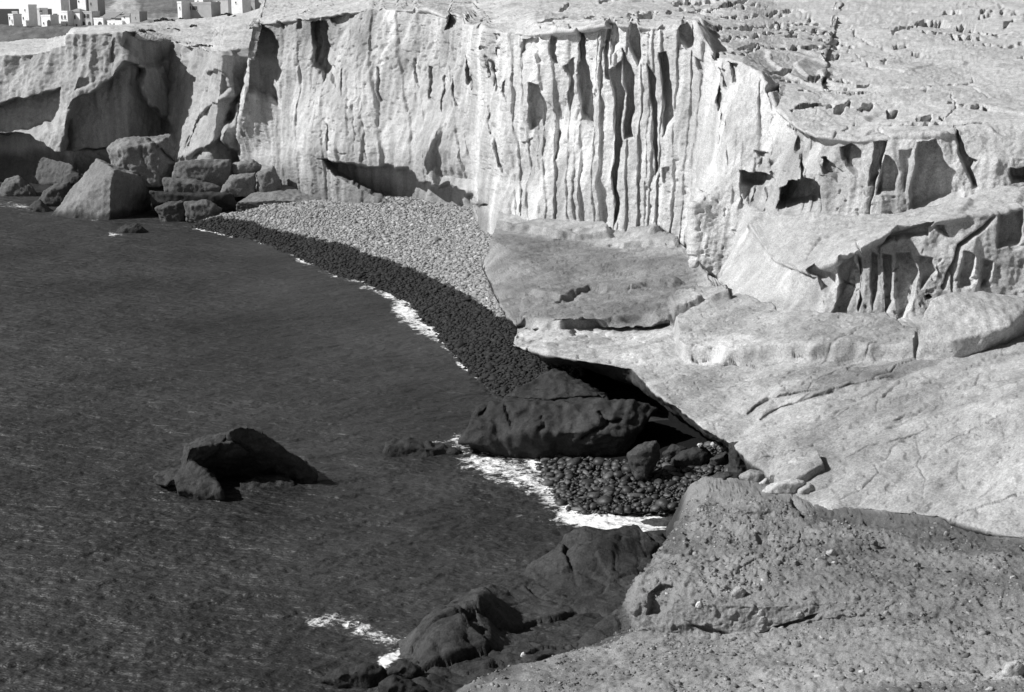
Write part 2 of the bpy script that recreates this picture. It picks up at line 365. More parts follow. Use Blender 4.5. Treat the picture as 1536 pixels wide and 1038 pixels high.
for pts, d, so in [
    (m2((85, 110), (120, 130), (150, 190), (150, 260), (175, 320), (160, 400), (155, 500), (120, 470), (70, 430), (40, 420), (30, 370), (35, 290), (70, 270), (65, 200), (85, 170)), 3.2, 3),
    (m2((315, 105), (385, 95), (405, 180), (405, 280), (450, 340), (470, 410), (430, 370), (400, 385), (370, 340), (330, 310), (320, 200)), 3.0, 3),
    (m2((400, 80), (480, 55), (520, 60), (480, 100), (440, 115), (410, 100)), 1.0, 2),
    (m2((165, 85), (190, 85), (200, 130), (180, 130)), .9, 2), (m2((255, 75), (285, 80), (290, 125), (265, 125)), .9, 2),
    (m2((285, 40), (320, 38), (330, 70), (300, 75)), 1.0, 2), (m2((350, 15), (425, 8), (425, 38), (355, 38)), 1.2, 2),
    (m2((575, 15), (600, 0), (625, 40), (600, 45)), 1.2, 2), (m2((640, 0), (660, 0), (662, 60), (645, 55)), 1.2, 2),
    (m2((720, -10), (752, -10), (752, 40), (722, 38)), 1.6, 2), (m2((795, 0), (815, 0), (820, 60), (798, 60)), 1.2, 2),
    (m2((985, -30), (1078, -30), (1078, 80), (1040, 95), (985, 125), (930, 135)), 2.6, 3),
    (m2((1095, 65), (1120, 62), (1140, 110), (1105, 150)), 1.0, 2),
    (m2((965, 340), (1000, 430), (1012, 510), (1000, 500), (975, 410)), .8, 2), (m2((1045, 240), (1065, 290), (1085, 420), (1060, 390)), 1.0, 2),
    (m2((640, 300), (655, 320), (660, 480), (648, 480)), .6, 2), (m2((480, 290), (500, 350), (505, 470), (490, 420)), .5, 2), (m2((420, 560), (440, 600), (445, 700), (425, 680)), .7, 3),
    (m2((780, 260), (800, 280), (810, 400), (795, 380)), .6, 2), (m2((850, 300), (868, 320), (880, 470), (862, 440)), .7, 2),
    (m2((920, 330), (936, 350), (940, 520), (926, 500)), .6, 2), (m2((1160, 240), (1185, 330), (1195, 430), (1175, 400)), 1.0, 2),
]: H.poly(pts, d, soft=so, wob=5, up=UPC)
for k in range(12):                                            # thin rain-cut grooves
    u0 = random.uniform(395, 1085); v0 = random.uniform(45, 210) if u0 < 740 else random.uniform(60, 250); ln = random.uniform(45, 150); w_ = random.uniform(1.6, 3.6)
    lean = .02 + .28 * max(0, 1 - abs(u0 - 700) / 75) + (.07 if u0 > 760 else 0); v1 = min(v0 + ln, 285 if u0 < 740 else 335)
    H.poly([(u0, v0), (u0 + w_, v0 + 4), (u0 + w_ + lean * (v1 - v0) * .6, v0 + (v1 - v0) * .6), (u0 + lean * (v1 - v0), v1), (u0 + lean * (v1 - v0) * .5 - w_ * .4, v0 + (v1 - v0) * .5)], random.uniform(.2, .45), soft=2.6, wob=4, up=.2)
def scoop(Sh, left, right, depth, up=.1):
    """a fold in the face: sharp along its left edge, fading out to the right; left, right: [(v, u), ...]"""
    U, V = Sh.wob(6, .4, 3); lv, lu = zip(*left); rv, ru = zip(*right)
    xa, xb = np.interp(V, lv, lu), np.interp(V, rv, ru); q_ = (V - lv[0]) / (lv[-1] - lv[0])
    t = (U - xa) / np.maximum(xb - xa, 1); b = (t > 0) & (t < 1) & (q_ > 0) & (q_ < 1)
    d = depth * np.minimum(t / .12, 1) * (1 - t) ** 1.2 * np.clip(q_, 0, 1) ** .9 * np.clip((1 - q_) / .12, 0, 1)
    x, y, dz = ray(np.mean(lu), np.mean(lv)); Sh.P[b] += d[b][:, None] * np.array((x / y, 1, dz / y + up))
scoop(H, [(180, 668), (200, 660), (236, 645), (262, 648), (286, 668)], [(180, 700), (236, 790), (286, 810)], 4.2)
H.poly(m2((385, 728), (440, 742), (500, 738), (610, 766), (700, 758), (800, 802), (850, 836), (950, 850), (1060, 890), (1140, 948), (1090, 985), (900, 955), (720, 945), (650, 905), (560, 868), (480, 825), (415, 775)), 4.6, soft=5, wob=7, wsc=.4, up=.1)
m5 = lambda *p: Z(1000, 160, 2.595, *p)
for pts, d, so in [
    (m5((390, 390), (400, 310), (440, 280), (490, 270), (540, 300), (575, 350), (580, 405), (420, 420)), 5.0, 3),
    (m5((275, 240), (380, 250), (385, 300), (345, 322), (292, 312)), 1.8, 4), (m5((285, 250), (375, 260), (380, 390), (300, 395)), 1.0, 6),
    (m5((335, 170), (370, 180), (375, 230), (350, 235)), .8, 3),
    (m5((440, 60), (465, 70), (490, 180), (497, 300), (480, 280), (460, 180)), 1.2, 2),
    (m5((560, 185), (600, 175), (670, 240), (650, 290), (600, 240)), 1.3, 3),
    (m5((670, 150), (710, 135), (745, 170), (770, 260), (740, 270), (690, 230), (670, 190)), 1.4, 3),
    (m5((810, 135), (862, 130), (850, 190), (800, 290), (775, 300), (790, 220)), 1.0, 3),
    (m5((805, 335), (850, 190), (890, 220), (905, 270), (880, 340), (860, 345)), 1.1, 3),
    (m5((975, 135), (1050, 125), (1080, 210), (1130, 270), (1160, 330), (1150, 360), (1040, 385), (945, 420), (945, 330), (965, 240)), 1.7, 4),
    (m5((905, 175), (955, 165), (945, 260), (925, 330)), .5, 4),
    (m5((1115, 80), (1140, 120), (1170, 200), (1205, 212), (1185, 240), (1215, 320), (1195, 320), (1160, 250), (1130, 180)), 1.4, 2.5),
    (m5((1325, 250), (1400, 235), (1400, 300), (1345, 305), (1325, 280)), 1.6, 4),
    (m5((535, 630), (575, 610), (612, 640), (603, 700), (560, 690)), .9, 3),
    (m5((625, 610), (660, 570), (720, 555), (765, 620), (765, 700), (740, 790), (690, 850), (620, 840), (610, 740), (625, 660)), 1.2, 4),
    (m5((805, 540), (830, 550), (838, 700), (815, 780), (800, 640)), .55, 3), (m5((875, 550), (912, 560), (910, 740), (870, 840), (885, 700)), .6, 3),
    (m5((925, 550), (990, 550), (1005, 630), (970, 760), (925, 850), (920, 700)), .8, 3), (m5((1010, 560), (1065, 580), (1080, 640), (1010, 700)), .7, 4),
    (m5((840, 520), (910, 460), (960, 445), (1040, 440), (1040, 495), (950, 490), (870, 525)), 1.0, 3), (m5((1060, 450), (1110, 455), (1120, 500), (1080, 480)), .7, 3),
    (m5((1280, 440), (1365, 415), (1350, 540), (1280, 550)), 1.1, 3), (m5((1225, 590), (1260, 600), (1250, 700), (1225, 705)), .6, 4), (m5((1160, 560), (1200, 580), (1190, 700), (1150, 705)), .7, 4),
    (m5((560, 858), (700, 860), (985, 862), (985, 900), (880, 925), (780, 925), (680, 895)), 1.4, 3),
    (m5((1018, 730), (1045, 722), (1058, 738), (1040, 750), (1022, 745)), .8, 2),
]: H.poly(pts, d, soft=so, wob=4, wsc=.8, up=UPC)
H.line(m5((860, 135), (845, 190), (800, 290), (775, 400), (765, 425)), 2, .7); H.line(m5((740, 520), (770, 640), (772, 720), (745, 830)), 2.5, .8)
H.line(m5((1275, 430), (1240, 470), (1160, 530), (1140, 600), (1105, 700)), 3, .9); H.line(m5((1150, 570), (1140, 640), (1130, 710)), 2, .6)
H.line(m5((430, 598), (480, 612), (525, 665)), 1.2, .3); H.line(m5((620, 660), (690, 690), (760, 720)), 1.5, .3)
H.line(m5((535, 590), (560, 540), (600, 500), (670, 475)), 1, .2)
# weathered hollows in the plateau: cut down and back, so that each keeps an overhanging lip
m4 = lambda *p: Z(1040, 0, 2.883, *p)
BK = (.15, 1.0, -.75)
holes = [
    m4((105, 70), (155, 66), (155, 85), (110, 88)), m4((165, 70), (190, 70), (180, 88)), m4((80, 130), (120, 128), (120, 145), (85, 150)), m4((345, 95), (388, 93), (375, 117), (350, 113)),
    m4((430, 102), (478, 102), (475, 117), (440, 116)), m4((385, 41), (428, 41), (425, 58), (390, 56)), m4((200, 135), (250, 128), (300, 124), (310, 135), (250, 146), (200, 150)),
    m4((300, 167), (340, 150), (380, 154), (330, 167)), m4((390, 160), (450, 153), (450, 169), (400, 171)), m4((573, 190), (630, 183), (632, 196), (580, 199)), m4((588, 250), (632, 240), (628, 263), (600, 263)),
    m4((315, 373), (367, 368), (364, 406), (318, 408)), m4((330, 299), (427, 296), (422, 311), (338, 317)), m4((345, 327), (385, 327), (380, 336), (350, 336)), m4((500, 328), (552, 324), (545, 340), (510, 338)),
    m4((560, 323), (625, 323), (605, 334)), m4((640, 340), (667, 343), (652, 358)), m4((708, 372), (765, 361), (772, 372), (715, 387)), m4((650, 388), (672, 388), (665, 402)), m4((728, 460), (788, 455), (762, 480), (735, 477)),
    m4((605, 470), (675, 453), (682, 465), (640, 490), (610, 492)), m4((835, 475), (887, 476), (880, 497), (840, 502)), m4((960, 505), (1032, 501), (1032, 521), (970, 522)), m4((1063, 503), (1088, 503), (1082, 526)),
    m4((1162, 538), (1252, 536), (1245, 552), (1170, 554)), m4((958, 102), (1000, 88), (1085, 92), (1107, 110), (1050, 116), (990, 113), (965, 130)), m4((858, 150), (880, 130), (950, 120), (957, 130), (900, 143), (862, 168)),
    m4((988, 146), (1012, 148), (1007, 167), (990, 162)), m4((1028, 154), (1087, 158), (1082, 169), (1035, 164)), m4((1113, 163), (1142, 166), (1135, 180), (1118, 177)), m4((1145, 164), (1207, 166), (1200, 177), (1150, 180)),
    m4((1238, 136), (1268, 140), (1257, 154), (1240, 150)), m4((1293, 146), (1322, 148), (1317, 167), (1297, 164)), m4((1138, 113), (1172, 118), (1167, 129), (1143, 124)), m4((862, 200), (927, 200), (922, 211), (870, 217)),
    m4((803, 267), (838, 263), (827, 283), (808, 282)), m4((1098, 364), (1132, 360), (1122, 374)), m4((983, 404), (1012, 403), (1002, 417)), m4((1253, 188), (1278, 193), (1262, 205)), m4((1340, 108), (1388, 90), (1390, 98), (1350, 118)),
    m4((485, 172), (520, 170), (515, 180)), m4((490, 208), (540, 204), (535, 217), (495, 218)), m4((505, 152), (550, 145), (575, 135), (600, 140), (560, 158), (515, 162)), m4((490, 65), (515, 80), (525, 92), (490, 98), (505, 85)),
    m4((300, 30), (325, 34), (315, 40)), m4((85, 40), (130, 15), (230, 5), (232, 12), (140, 22), (90, 47)), m4((310, 65), (350, 50), (385, 48), (350, 58), (315, 70)), m4((440, 48), (475, 55), (490, 62), (455, 56)),
    m4((120, 180), (160, 178), (155, 190), (125, 190)), m4((190, 212), (280, 206), (300, 208), (200, 220)), m4((85, 240), (115, 235), (110, 255), (88, 258)), m4((1225, 458), (1260, 462), (1325, 470), (1320, 475), (1230, 466)),
    m4((360, 524), (395, 520), (390, 532), (365, 535)), m4((425, 480), (450, 465), (520, 458), (600, 460), (600, 464), (520, 466), (440, 478), (425, 492)), m4((545, 405), (660, 415), (790, 422), (790, 428), (660, 423), (545, 412)),
    m4((1065, 70), (1090, 55), (1150, 55), (1155, 65), (1090, 64)), m4((1210, 75), (1300, 68), (1300, 74), (1215, 80)), m4((1320, 205), (1345, 200), (1340, 212)), m4((1400, 190), (1430, 185), (1430, 198)), m4((1400, 250), (1430, 247), (1430, 254)),
    m4((780, 50), (800, 50), (795, 56)), m4((680, 272), (705, 268), (700, 276)), m4((940, 230), (985, 235), (1015, 240), (1005, 248), (960, 240)),
]
rh = random.Random(11)
for x0, y0, dx, dy, n_ in [(1048, 18, 90, -12, 7), (1062, 34, 120, -14, 9), (1085, 48, 150, -12, 11), (1100, 62, 110, -16, 8), (1140, 42, 90, 6, 7), (1180, 30, 50, 10, 5), (1085, 82, 60, -6, 5), (1105, 75, 160, -4, 10), (1170, 118, 110, 4, 9), (1195, 140, 90, 8, 6), (1150, 108, 40, -4, 3),
                           (1225, 62, 60, 12, 5), (1330, 50, 70, -18, 6), (1385, 52, 90, 8, 7), (1440, 40, 80, 14, 6), (1440, 68, 90, 2, 5), (1240, 160, 60, 8, 4), (1420, 160, 90, 6, 5), (1330, 190, 90, -6, 5), (940, 22, 110, -12, 7), (830, 40, 70, -14, 5), (1010, 8, 80, -6, 5), (1470, 20, 60, 4, 4)]:
    x = 0
    for k in range(n_):
        w_ = rh.uniform(.45, .95) * dx / n_; yy = y0 + dy * (x / dx) + rh.uniform(-1, 1); hh = rh.uniform(1.6, 4.2); xx = x0 + x
        holes.append([(xx, yy + hh * .5), (xx + w_ * .25, yy - hh * .4), (xx + w_ * .75, yy - hh * .5), (xx + w_, yy + hh * .3), (xx + w_ * .5, yy + hh * .55)]); x += dx / n_
holes = holes + [m3(*p) for p in [
    ((440, 118), (462, 116), (450, 132)), ((382, 126), (405, 126), (400, 136)), ((630, 80), (760, 68), (760, 76), (640, 92)), ((740, 66), (800, 58), (830, 60), (800, 80), (750, 88)), ((860, 58), (890, 54), (885, 72), (865, 70)),
    ((890, 56), (1010, 42), (1030, 45), (900, 64)), ((880, 8), (960, 4), (985, 8), (960, 24), (890, 22)), ((1060, 40), (1130, 15), (1210, 8), (1210, 14), (1130, 26), (1070, 50)), ((1085, 75), (1130, 72), (1130, 82), (1090, 84)),
    ((1145, 72), (1170, 70), (1160, 88)), ((1060, 130), (1105, 130), (1100, 145), (1070, 146)), ((310, 105), (360, 92), (440, 75), (440, 82), (370, 100), (315, 112)), ((400, 45), (440, 25), (445, 32), (410, 52)),
    ((570, 18), (690, 2), (690, 8), (580, 24)), ((320, 150), (345, 150), (340, 170), (322, 168)), ((305, 125), (330, 122), (325, 138)), ((510, 75), (560, 62), (560, 68), (515, 82)), ((920, 85), (960, 90), (945, 96))]]
for h in holes:
    ht = max(y for _, y in h) - min(y for _, y in h)
    H.poly(h, .38 + .10 * ht, soft=1.2, dirv=BK, wob=1.6, wsc=1.2)
for ln in [m4((600, 115), (680, 125), (740, 190), (840, 212)), m4((430, 215), (520, 220), (640, 215)), m4((870, 260), (960, 260), (1060, 265)), m4((950, 400), (1060, 378), (1200, 355), (1210, 330)),
           m4((660, 215), (760, 290), (900, 320), (1040, 330)), m4((1200, 380), (1240, 410), (1300, 430)), m4((590, 600), (660, 560), (700, 530)), m4((740, 590), (800, 570), (860, 600)), m4((1100, 505), (1140, 470), (1110, 420)), m4((1270, 0), (1340, 40), (1430, 85))]:
    H.line(ln, 1.1, .25, wob=3)
# pitting and grain everywhere
push(H, .06 * fbm(H.base, 1.6, 3, 31) + .035 * noise(H.base, 5, 35) + face * np.where(H.u < 1085, .025, .012) * sstep(388, 400, H.u) * (ridged(H.base, 2.4, 2, 45) - 1.1))
band = face * sstep(50, 70, H.v) * (1 - sstep(95, 120, H.v)) * sstep(410, 440, H.u) * (1 - sstep(720, 830, H.u)); push(H, -.16 * band * sstep(.18, .4, noise(H.base, 1.9, 46)))
pitf = noise(H.base, 2.6, 36); push(H, -.14 * sstep(.42, .52, pitf) * face * sstep(.05, .3, noise(H.base, .15, 37)))
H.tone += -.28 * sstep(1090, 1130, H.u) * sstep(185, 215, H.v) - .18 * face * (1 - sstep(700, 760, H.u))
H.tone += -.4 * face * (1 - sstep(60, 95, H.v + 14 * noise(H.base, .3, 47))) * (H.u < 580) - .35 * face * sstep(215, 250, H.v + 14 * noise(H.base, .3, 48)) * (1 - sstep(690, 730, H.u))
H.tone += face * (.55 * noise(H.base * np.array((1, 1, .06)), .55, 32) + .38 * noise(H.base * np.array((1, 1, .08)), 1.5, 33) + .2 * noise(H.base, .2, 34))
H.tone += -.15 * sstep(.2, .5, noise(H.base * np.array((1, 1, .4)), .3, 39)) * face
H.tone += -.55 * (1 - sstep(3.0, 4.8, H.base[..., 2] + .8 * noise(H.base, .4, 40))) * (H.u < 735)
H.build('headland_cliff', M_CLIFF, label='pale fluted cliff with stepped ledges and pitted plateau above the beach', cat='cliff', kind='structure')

# ------------------------------------------------------------ the far cliff at the left of the bay
def cst(base, edge, plat, bow=(0, 0, 0)):
    return [A(*base) + np.array((0, 2, -3))] + [A(*q) for q in st(base, edge, bow)] + [A(*q) for q in plat]
cs = [
    cst((-160, 290, 168), (-160, 104, 174), [(-160, 92, 195), (-160, 70, 240), (-160, 64, 270), (-160, 74, 290)]),
    cst((0, 288, 160), (0, 85, 165), [(0, 76, 188), (0, 67, 225), (0, 63, 248), (0, 72, 265)]),
    cst((70, 292, 156), (70, 74, 162), [(70, 69, 188), (70, 64, 225), (70, 62, 248), (70, 70, 265)]),
    cst((96, 292, 155), (96, 64, 160), [(97, 60, 185), (98, 57, 215), (99, 56, 240), (100, 70, 265)]),
    cst((112, 292, 154), (108, 50, 158), [(110, 47, 180), (112, 45, 210), (114, 44.5, 240), (116, 56, 265)]),
    cst((190, 288, 155), (194, 46, 156), [(198, 41, 180), (202, 38.5, 215), (206, 37, 250), (210, 44, 290)]),
    cst((250, 280, 160), (255, 64, 168), [(260, 50, 190), (262, 40, 225), (264, 33, 260), (266, 33, 320)]),
    cst((278, 280, 153), (315, 77, 158), [(318, 55, 185), (318, 41, 220), (318, 30, 260), (318, 27, 330)]),
    cst((310, 285, 149), (335, 76, 150), [(336, 55, 180), (338, 40, 215), (340, 27, 260), (342, 22, 330)]),
    cst((400, 285, 151), (385, 72, 156), [(386, 54, 182), (388, 38, 215), (390, 22, 260), (392, 14, 330)]),
    cst((460, 260, 164), (450, 50, 168), [(452, 40, 190), (454, 30, 220), (456, 14, 260), (458, 6, 330)]),
]
L = Sheet(np.array(cs).transpose(1, 0, 2), [6, 50, 55, 50, 30, 26, 22, 14, 8], [60, 55, 22, 16, 66, 52, 44, 20, 45, 40], smooth=3)
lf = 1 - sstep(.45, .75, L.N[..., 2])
push(L, .6 * noise(L.base, .1, 51) + .3 * noise(L.base, .3, 52))
F = L.base * np.array((1, 1, .15)); push(L, lf * sstep(-1, 4, L.base[..., 2] - 9) * (.7 * (1 - np.abs(noise(F, .28, 53)) * 2.2 - .5) + .25 * (1 - np.abs(noise(F, .8, 54)) * 2.2)))
m1 = lambda *p: Z(0, 0, 3.0525, *p)
for pts, d, so in [
    (m1((0, 480), (120, 460), (270, 405), (295, 440), (275, 530), (250, 600), (180, 610), (130, 655), (60, 660), (-120, 640), (-200, 500)), 5.0, 8),
    (m1((350, 460), (420, 440), (500, 370), (570, 290), (650, 310), (640, 390), (700, 480), (800, 570), (800, 700), (500, 730), (440, 730), (270, 705), (310, 600), (330, 500)), 4.5, 8),
    (m1((-300, 640), (0, 640), (130, 650), (250, 695), (440, 710), (600, 700), (800, 700), (800, 900), (400, 1000), (0, 1000), (-300, 1000)), 9.0, 5),
    (m1((590, 165), (780, 185), (990, 222), (950, 262), (800, 255), (720, 295), (650, 302), (560, 225)), 2.6, 4),
    (m1((390, 360), (430, 345), (440, 370), (400, 410), (360, 410)), .6, 5), (m1((495, 200), (540, 190), (560, 260), (520, 310), (500, 280)), .8, 5),
]: L.poly(pts, d, soft=so, wob=8, wsc=.25, up=.3)
L.poly(m1((795, 720), (815, 560), (850, 420), (900, 320), (950, 260), (1000, 228), (1170, 250), (1140, 430), (1075, 450), (1050, 600), (950, 690), (830, 730)), -2.2, soft=8, wob=5, wsc=.3, up=0)
L.poly(m1((845, 690), (855, 620), (900, 530), (960, 475), (1060, 440), (1065, 560), (960, 660)), 1.3, soft=6, up=.4)
L.poly(m1((950, 330), (1000, 310), (1020, 330), (1050, 410), (1010, 470), (960, 470), (940, 400)), 1.0, soft=4, up=.4)
L.poly(m1((1000, 640), (1040, 560), (1090, 480), (1150, 460), (1180, 560), (1221, 640), (1221, 720), (1050, 690)), -2.6, soft=4, up=0)
push(L, .12 * fbm(L.base, .8, 4, 61) + (.02 + .04 * lf) * noise(L.base, 3, 60) + (.015 + .065 * lf) * (ridged(L.base, 1.2, 3, 64) - 1.2))
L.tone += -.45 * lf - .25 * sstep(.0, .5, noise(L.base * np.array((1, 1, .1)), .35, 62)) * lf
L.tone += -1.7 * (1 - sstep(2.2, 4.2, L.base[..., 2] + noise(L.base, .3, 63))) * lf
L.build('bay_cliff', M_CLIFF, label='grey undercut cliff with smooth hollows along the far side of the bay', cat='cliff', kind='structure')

# ------------------------------------------------------------ the rock shelf and sloping slab under the headland
sh = [  # back (u,v,z), middle, outer lip, underside
    ((748, 330, 4.2), (738, 365, 3.8), (722, 400, 2.6), (726, 412, 1.2), (760, 395, .6)),
    ((820, 341, 4.1), (790, 395, 3.6), (742, 446, 2.6), (748, 462, 1.2), (800, 445, .6)),
    ((880, 346, 4.0), (840, 430, 3.4), (776, 492, 2.7), (782, 500, 1.5), (830, 485, .5)),
    ((930, 352, 4.0), (880, 450, 3.3), (766, 518, 3.0), (776, 526, 2.2), (830, 510, 1)),
    ((965, 356, 4.0), (910, 460, 3.3), (820, 533, 3.1), (824, 539, 2.4), (860, 525, 1.6)),
    ((1000, 366, 4.0), (945, 470, 3.4), (868, 541, 3.1), (872, 550, 2.2), (900, 535, 1.6)),
    ((1030, 390, 4.0), (985, 480, 3.5), (945, 552, 3.1), (945, 578, 1.9), (965, 560, 1.4)),
    ((1050, 410, 4.1), (1030, 510, 3.6), (985, 592, 3.2), (985, 602, 2.2), (1010, 585, 1.5)),
    ((1070, 440, 4.2), (1060, 540, 3.7), (1020, 614, 3.2), (1018, 626, 2.4), (1045, 605, 1.6)),
    ((1110, 462, 4.3), (1090, 560, 3.8), (1056, 644, 3.2), (1054, 655, 2.5), (1075, 640, 1.6)),
    ((1170, 480, 4.6), (1140, 580, 4.1), (1100, 668, 3.2), (1098, 678, 2.5), (1115, 665, 1.6)),
    ((1230, 496, 4.9), (1190, 600, 4.4), (1150, 708, 3.3), (1148, 722, 2.6), (1160, 715, 1.8)),
    ((1290, 497, 5.0), (1240, 610, 4.8), (1166, 742, 3.4), (1166, 756, 2.8), (1180, 750, 2)),
    ((1350, 497, 5.1), (1310, 620, 5.2), (1240, 768, 3.6), (1240, 782, 2.9), (1240, 770, 2)),
    ((1410, 495, 5.2), (1390, 620, 5.7), (1320, 768, 3.9), (1320, 782, 3.1), (1320, 770, 2.4)),
    ((1480, 470, 5.6), (1460, 610, 6.2), (1410, 776, 4.2), (1410, 790, 3.4), (1410, 780, 2.6)),
    ((1560, 445, 6.0), (1530, 600, 6.8), (1500, 803, 4.4), (1500, 817, 3.6), (1500, 800, 2.8)),
    ((1700, 430, 6.6), (1700, 600, 7.6), (1640, 830, 4.8), (1640, 845, 4), (1640, 830, 3)),
    ((2500, 430, 9.0), (2500, 600, 10), (2400, 860, 7), (2400, 875, 6), (2400, 860, 4.5)),
]
bk = lambda c: B(*c[0]) + np.array((0, 4, .2))
def under(c):
    l, b = B(*c[3]), B(*c[0]); d = (b - l); d[2] = 0; d /= np.linalg.norm(d)
    return [B(*c[4]), l + d * 4.5 + np.array((0, 0, -.9 - .2 * l[2])), l + d * 6 + np.array((0, 0, -4))]
ctrl = [[bk(c), *[B(*q) for q in c[:4]], *under(c)] for c in sh]
S = Sheet(np.array(ctrl).transpose(1, 0, 2), [6, 110, 120, 14, 10, 14, 10], [36, 44, 34, 34, 34, 40, 40, 40, 40, 40, 44, 44, 50, 54, 54, 54, 60, 40], smooth=4)
m6 = lambda *p: Z(660, 320, 3.459, *p); m8 = lambda *p: Z(940, 500, 2.577, *p)
UPF = (-.1, -.45, 1.0)
push(S, .25 * noise(S.base, .2, 71) + .1 * fbm(S.base, .5, 3, 72))
for pts, hgt, so, dv in [
    (m6((215, 290), (235, 380), (280, 418), (390, 440), (435, 462), (590, 482), (640, 500), (770, 452), (860, 455), (990, 436), (1170, 430), (1330, 400), (1500, 380), (1500, -80), (900, -80), (300, -80), (250, 200)), .34, 3, UPF),
    (m6((435, 462), (420, 520), (390, 580), (520, 605), (700, 600), (820, 585), (1000, 575), (1185, 568), (1300, 548), (1500, 520), (1500, 400), (1000, 400), (600, 440)), .5, 3, UPF),
    (m6((330, 100), (340, 80), (650, 70), (860, 90), (900, 140), (640, 150), (350, 110)), .5, 3, UPF), (m6((970, 110), (1100, 85), (1180, 130), (1120, 150), (960, 140)), .4, 3, UPF),
    (m6((940, 190), (1120, 130), (1250, 170), (1250, 200), (1100, 195), (960, 208)), .35, 2, UPF),
    (m6((1180, 520), (1230, 475), (1330, 470), (1370, 500), (1300, 540), (1220, 560)), .5, 3, UPF),
    (m8((185, 0), (190, 60), (225, 110), (330, 112), (460, 126), (640, 110), (760, 105), (960, 95), (1110, 98), (1130, 20), (1000, -30), (700, -30), (430, -110), (250, -60), (200, -30)), .75, 4, UPF),
    (m8((625, 478), (740, 478), (760, 520), (700, 570), (640, 600), (550, 590)), .35, 3, UPF),
    (m8((460, 305), (540, 258), (800, 222), (1050, 160), (1300, 110), (1200, 80), (800, 150), (500, 220), (400, 300)), .13, 3, UPF),
    (m8((515, 325), (590, 290), (780, 232), (800, 215), (560, 250), (480, 300)), .1, 3, UPF),
]: S.poly(pts, hgt, soft=so, dirv=dv, wob=5, wsc=.4)
S.poly(m6((600, 602), (680, 590), (740, 575), (820, 588), (1000, 578), (1190, 566), (1195, 605), (1100, 612), (900, 608), (820, 640), (760, 655), (690, 640), (660, 612)), 1.3, soft=2, wob=4, up=.1)
S.poly(m6((390, 590), (450, 585), (520, 620), (480, 640), (420, 655), (392, 640)), 1.0, soft=2, up=.1)
for k_ in ((600, 505, 770, 455), (860, 462, 990, 440), (1000, 440, 1170, 434)): S.line(m6(k_[:2], ((k_[0] + k_[2]) / 2 + 10, (k_[1] + k_[3]) / 2 + 6), k_[2:]), 1.6, .2, dirv=(0, .8, -.5), wob=4)
for q_ in (m8((515, 328), (590, 290), (700, 255), (800, 228)), m8((465, 305), (540, 262), (680, 232), (800, 222)), m8((800, 222), (930, 190), (1080, 160)), m8((250, 112), (450, 130), (620, 116)), m8((640, 106), (800, 104), (960, 98), (1090, 104))): S.line(q_, 1.3, .28, dirv=(0, .9, -.5), wob=4)
for ln, w, d in [(m8((740, 340), (870, 275), (980, 235), (1080, 170)), 1.6, .3), (m8((950, 355), (1100, 305), (1210, 255), (1320, 205)), 1.5, .25), (m8((1110, 385), (1140, 460), (1120, 500), (1160, 560), (1130, 660)), 1.3, .2),
                 (m8((820, 640), (890, 600), (975, 540), (950, 490)), 1.6, .25), (m8((970, 235), (965, 300)), 1.3, .2), (m8((1290, 480), (1280, 560), (1310, 600)), 2, .15), (m8((1110, 385), (1260, 370), (1400, 390), (1536, 370)), 2.5, .2),
                 (m8((1100, 380), (1040, 420), (1000, 480)), 1.5, .15), (m8((1360, 640), (1420, 590), (1520, 560)), 1.5, .2), (m8((560, 195), (620, 200), (600, 225)), 2, .3), (m8((1150, 690), (1180, 660)), 1.5, .2),
                 (m8((1260, 370), (1290, 320), (1350, 290)), 1.3, .12), (m8((1340, 300), (1440, 330), (1500, 290)), 1.3, .12), (m8((1440, 330), (1460, 430)), 1.2, .12), (m8((1370, 150), (1350, 190), (1400, 215), (1536, 200)), 2, .2)]:
    S.line(ln, w * .7, d * .6, wob=4)
S.poly(m6((600, 500), (700, 470), (715, 490), (640, 525), (610, 530)), .18, soft=3, dirv=(0, .7, -.5)); S.poly(m6((865, 165), (945, 165), (940, 188), (870, 190)), .5, soft=2, dirv=(0, .8, -.4))
S.poly(m6((590, 148), (635, 148), (630, 165), (595, 165)), .4, soft=2, dirv=(0, .8, -.4)); S.poly(m6((455, 650), (545, 640), (555, 735), (460, 730)), .35, soft=4)
rs = random.Random(3)
for k in range(26):                                            # fine bedding lines running up the slab
    u0, v0 = rs.uniform(1080, 1480), rs.uniform(570, 790); l_ = rs.uniform(50, 190); sl = rs.uniform(-.5, -.28)
    S.line([(u0, v0), (u0 + l_ * .5, v0 + l_ * .5 * sl + rs.uniform(-5, 5)), (u0 + l_, v0 + l_ * sl)], rs.uniform(.7, 1.3), rs.uniform(.06, .16), dirv=(0, .7, -.6), wob=5)
bd = S.base @ np.array(((math.cos(.6), -math.sin(.6), 0), (math.sin(.6), math.cos(.6), 0), (0, 0, 1.0)))
bs = bd * np.array((.16, 1.3, 1.3)); push(S, .05 * noise(bs, 1.0, 73) + .03 * noise(bs, 2.6, 74)); S.tone += .3 * noise(bs, .8, 70) + .22 * noise(bs, 2.2, 69) + .25 * noise(S.base, .35, 68)
push(S, .05 * fbm(S.base, 1.5, 4, 75) + .02 * noise(S.base, 5, 77))
pf = noise(S.base, 3.2, 78); push(S, -.07 * sstep(.42, .52, pf)); push(S, .04 * fbm(S.base * np.array((1, 2.2, 1)), .9, 3, 76))
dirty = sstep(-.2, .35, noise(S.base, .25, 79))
S.tone += -.03 - .3 * dirty; S.tone[-34:] -= 4.6  # last rows: wet underside and cave wall, the cave's shade painted in
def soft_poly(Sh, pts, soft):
    return 1 - sstep(-soft, soft, sdf(Sh.u + 6 * noise(Sh.base, .5, 81), Sh.v + 6 * noise(Sh.base, .5, 82), pts))
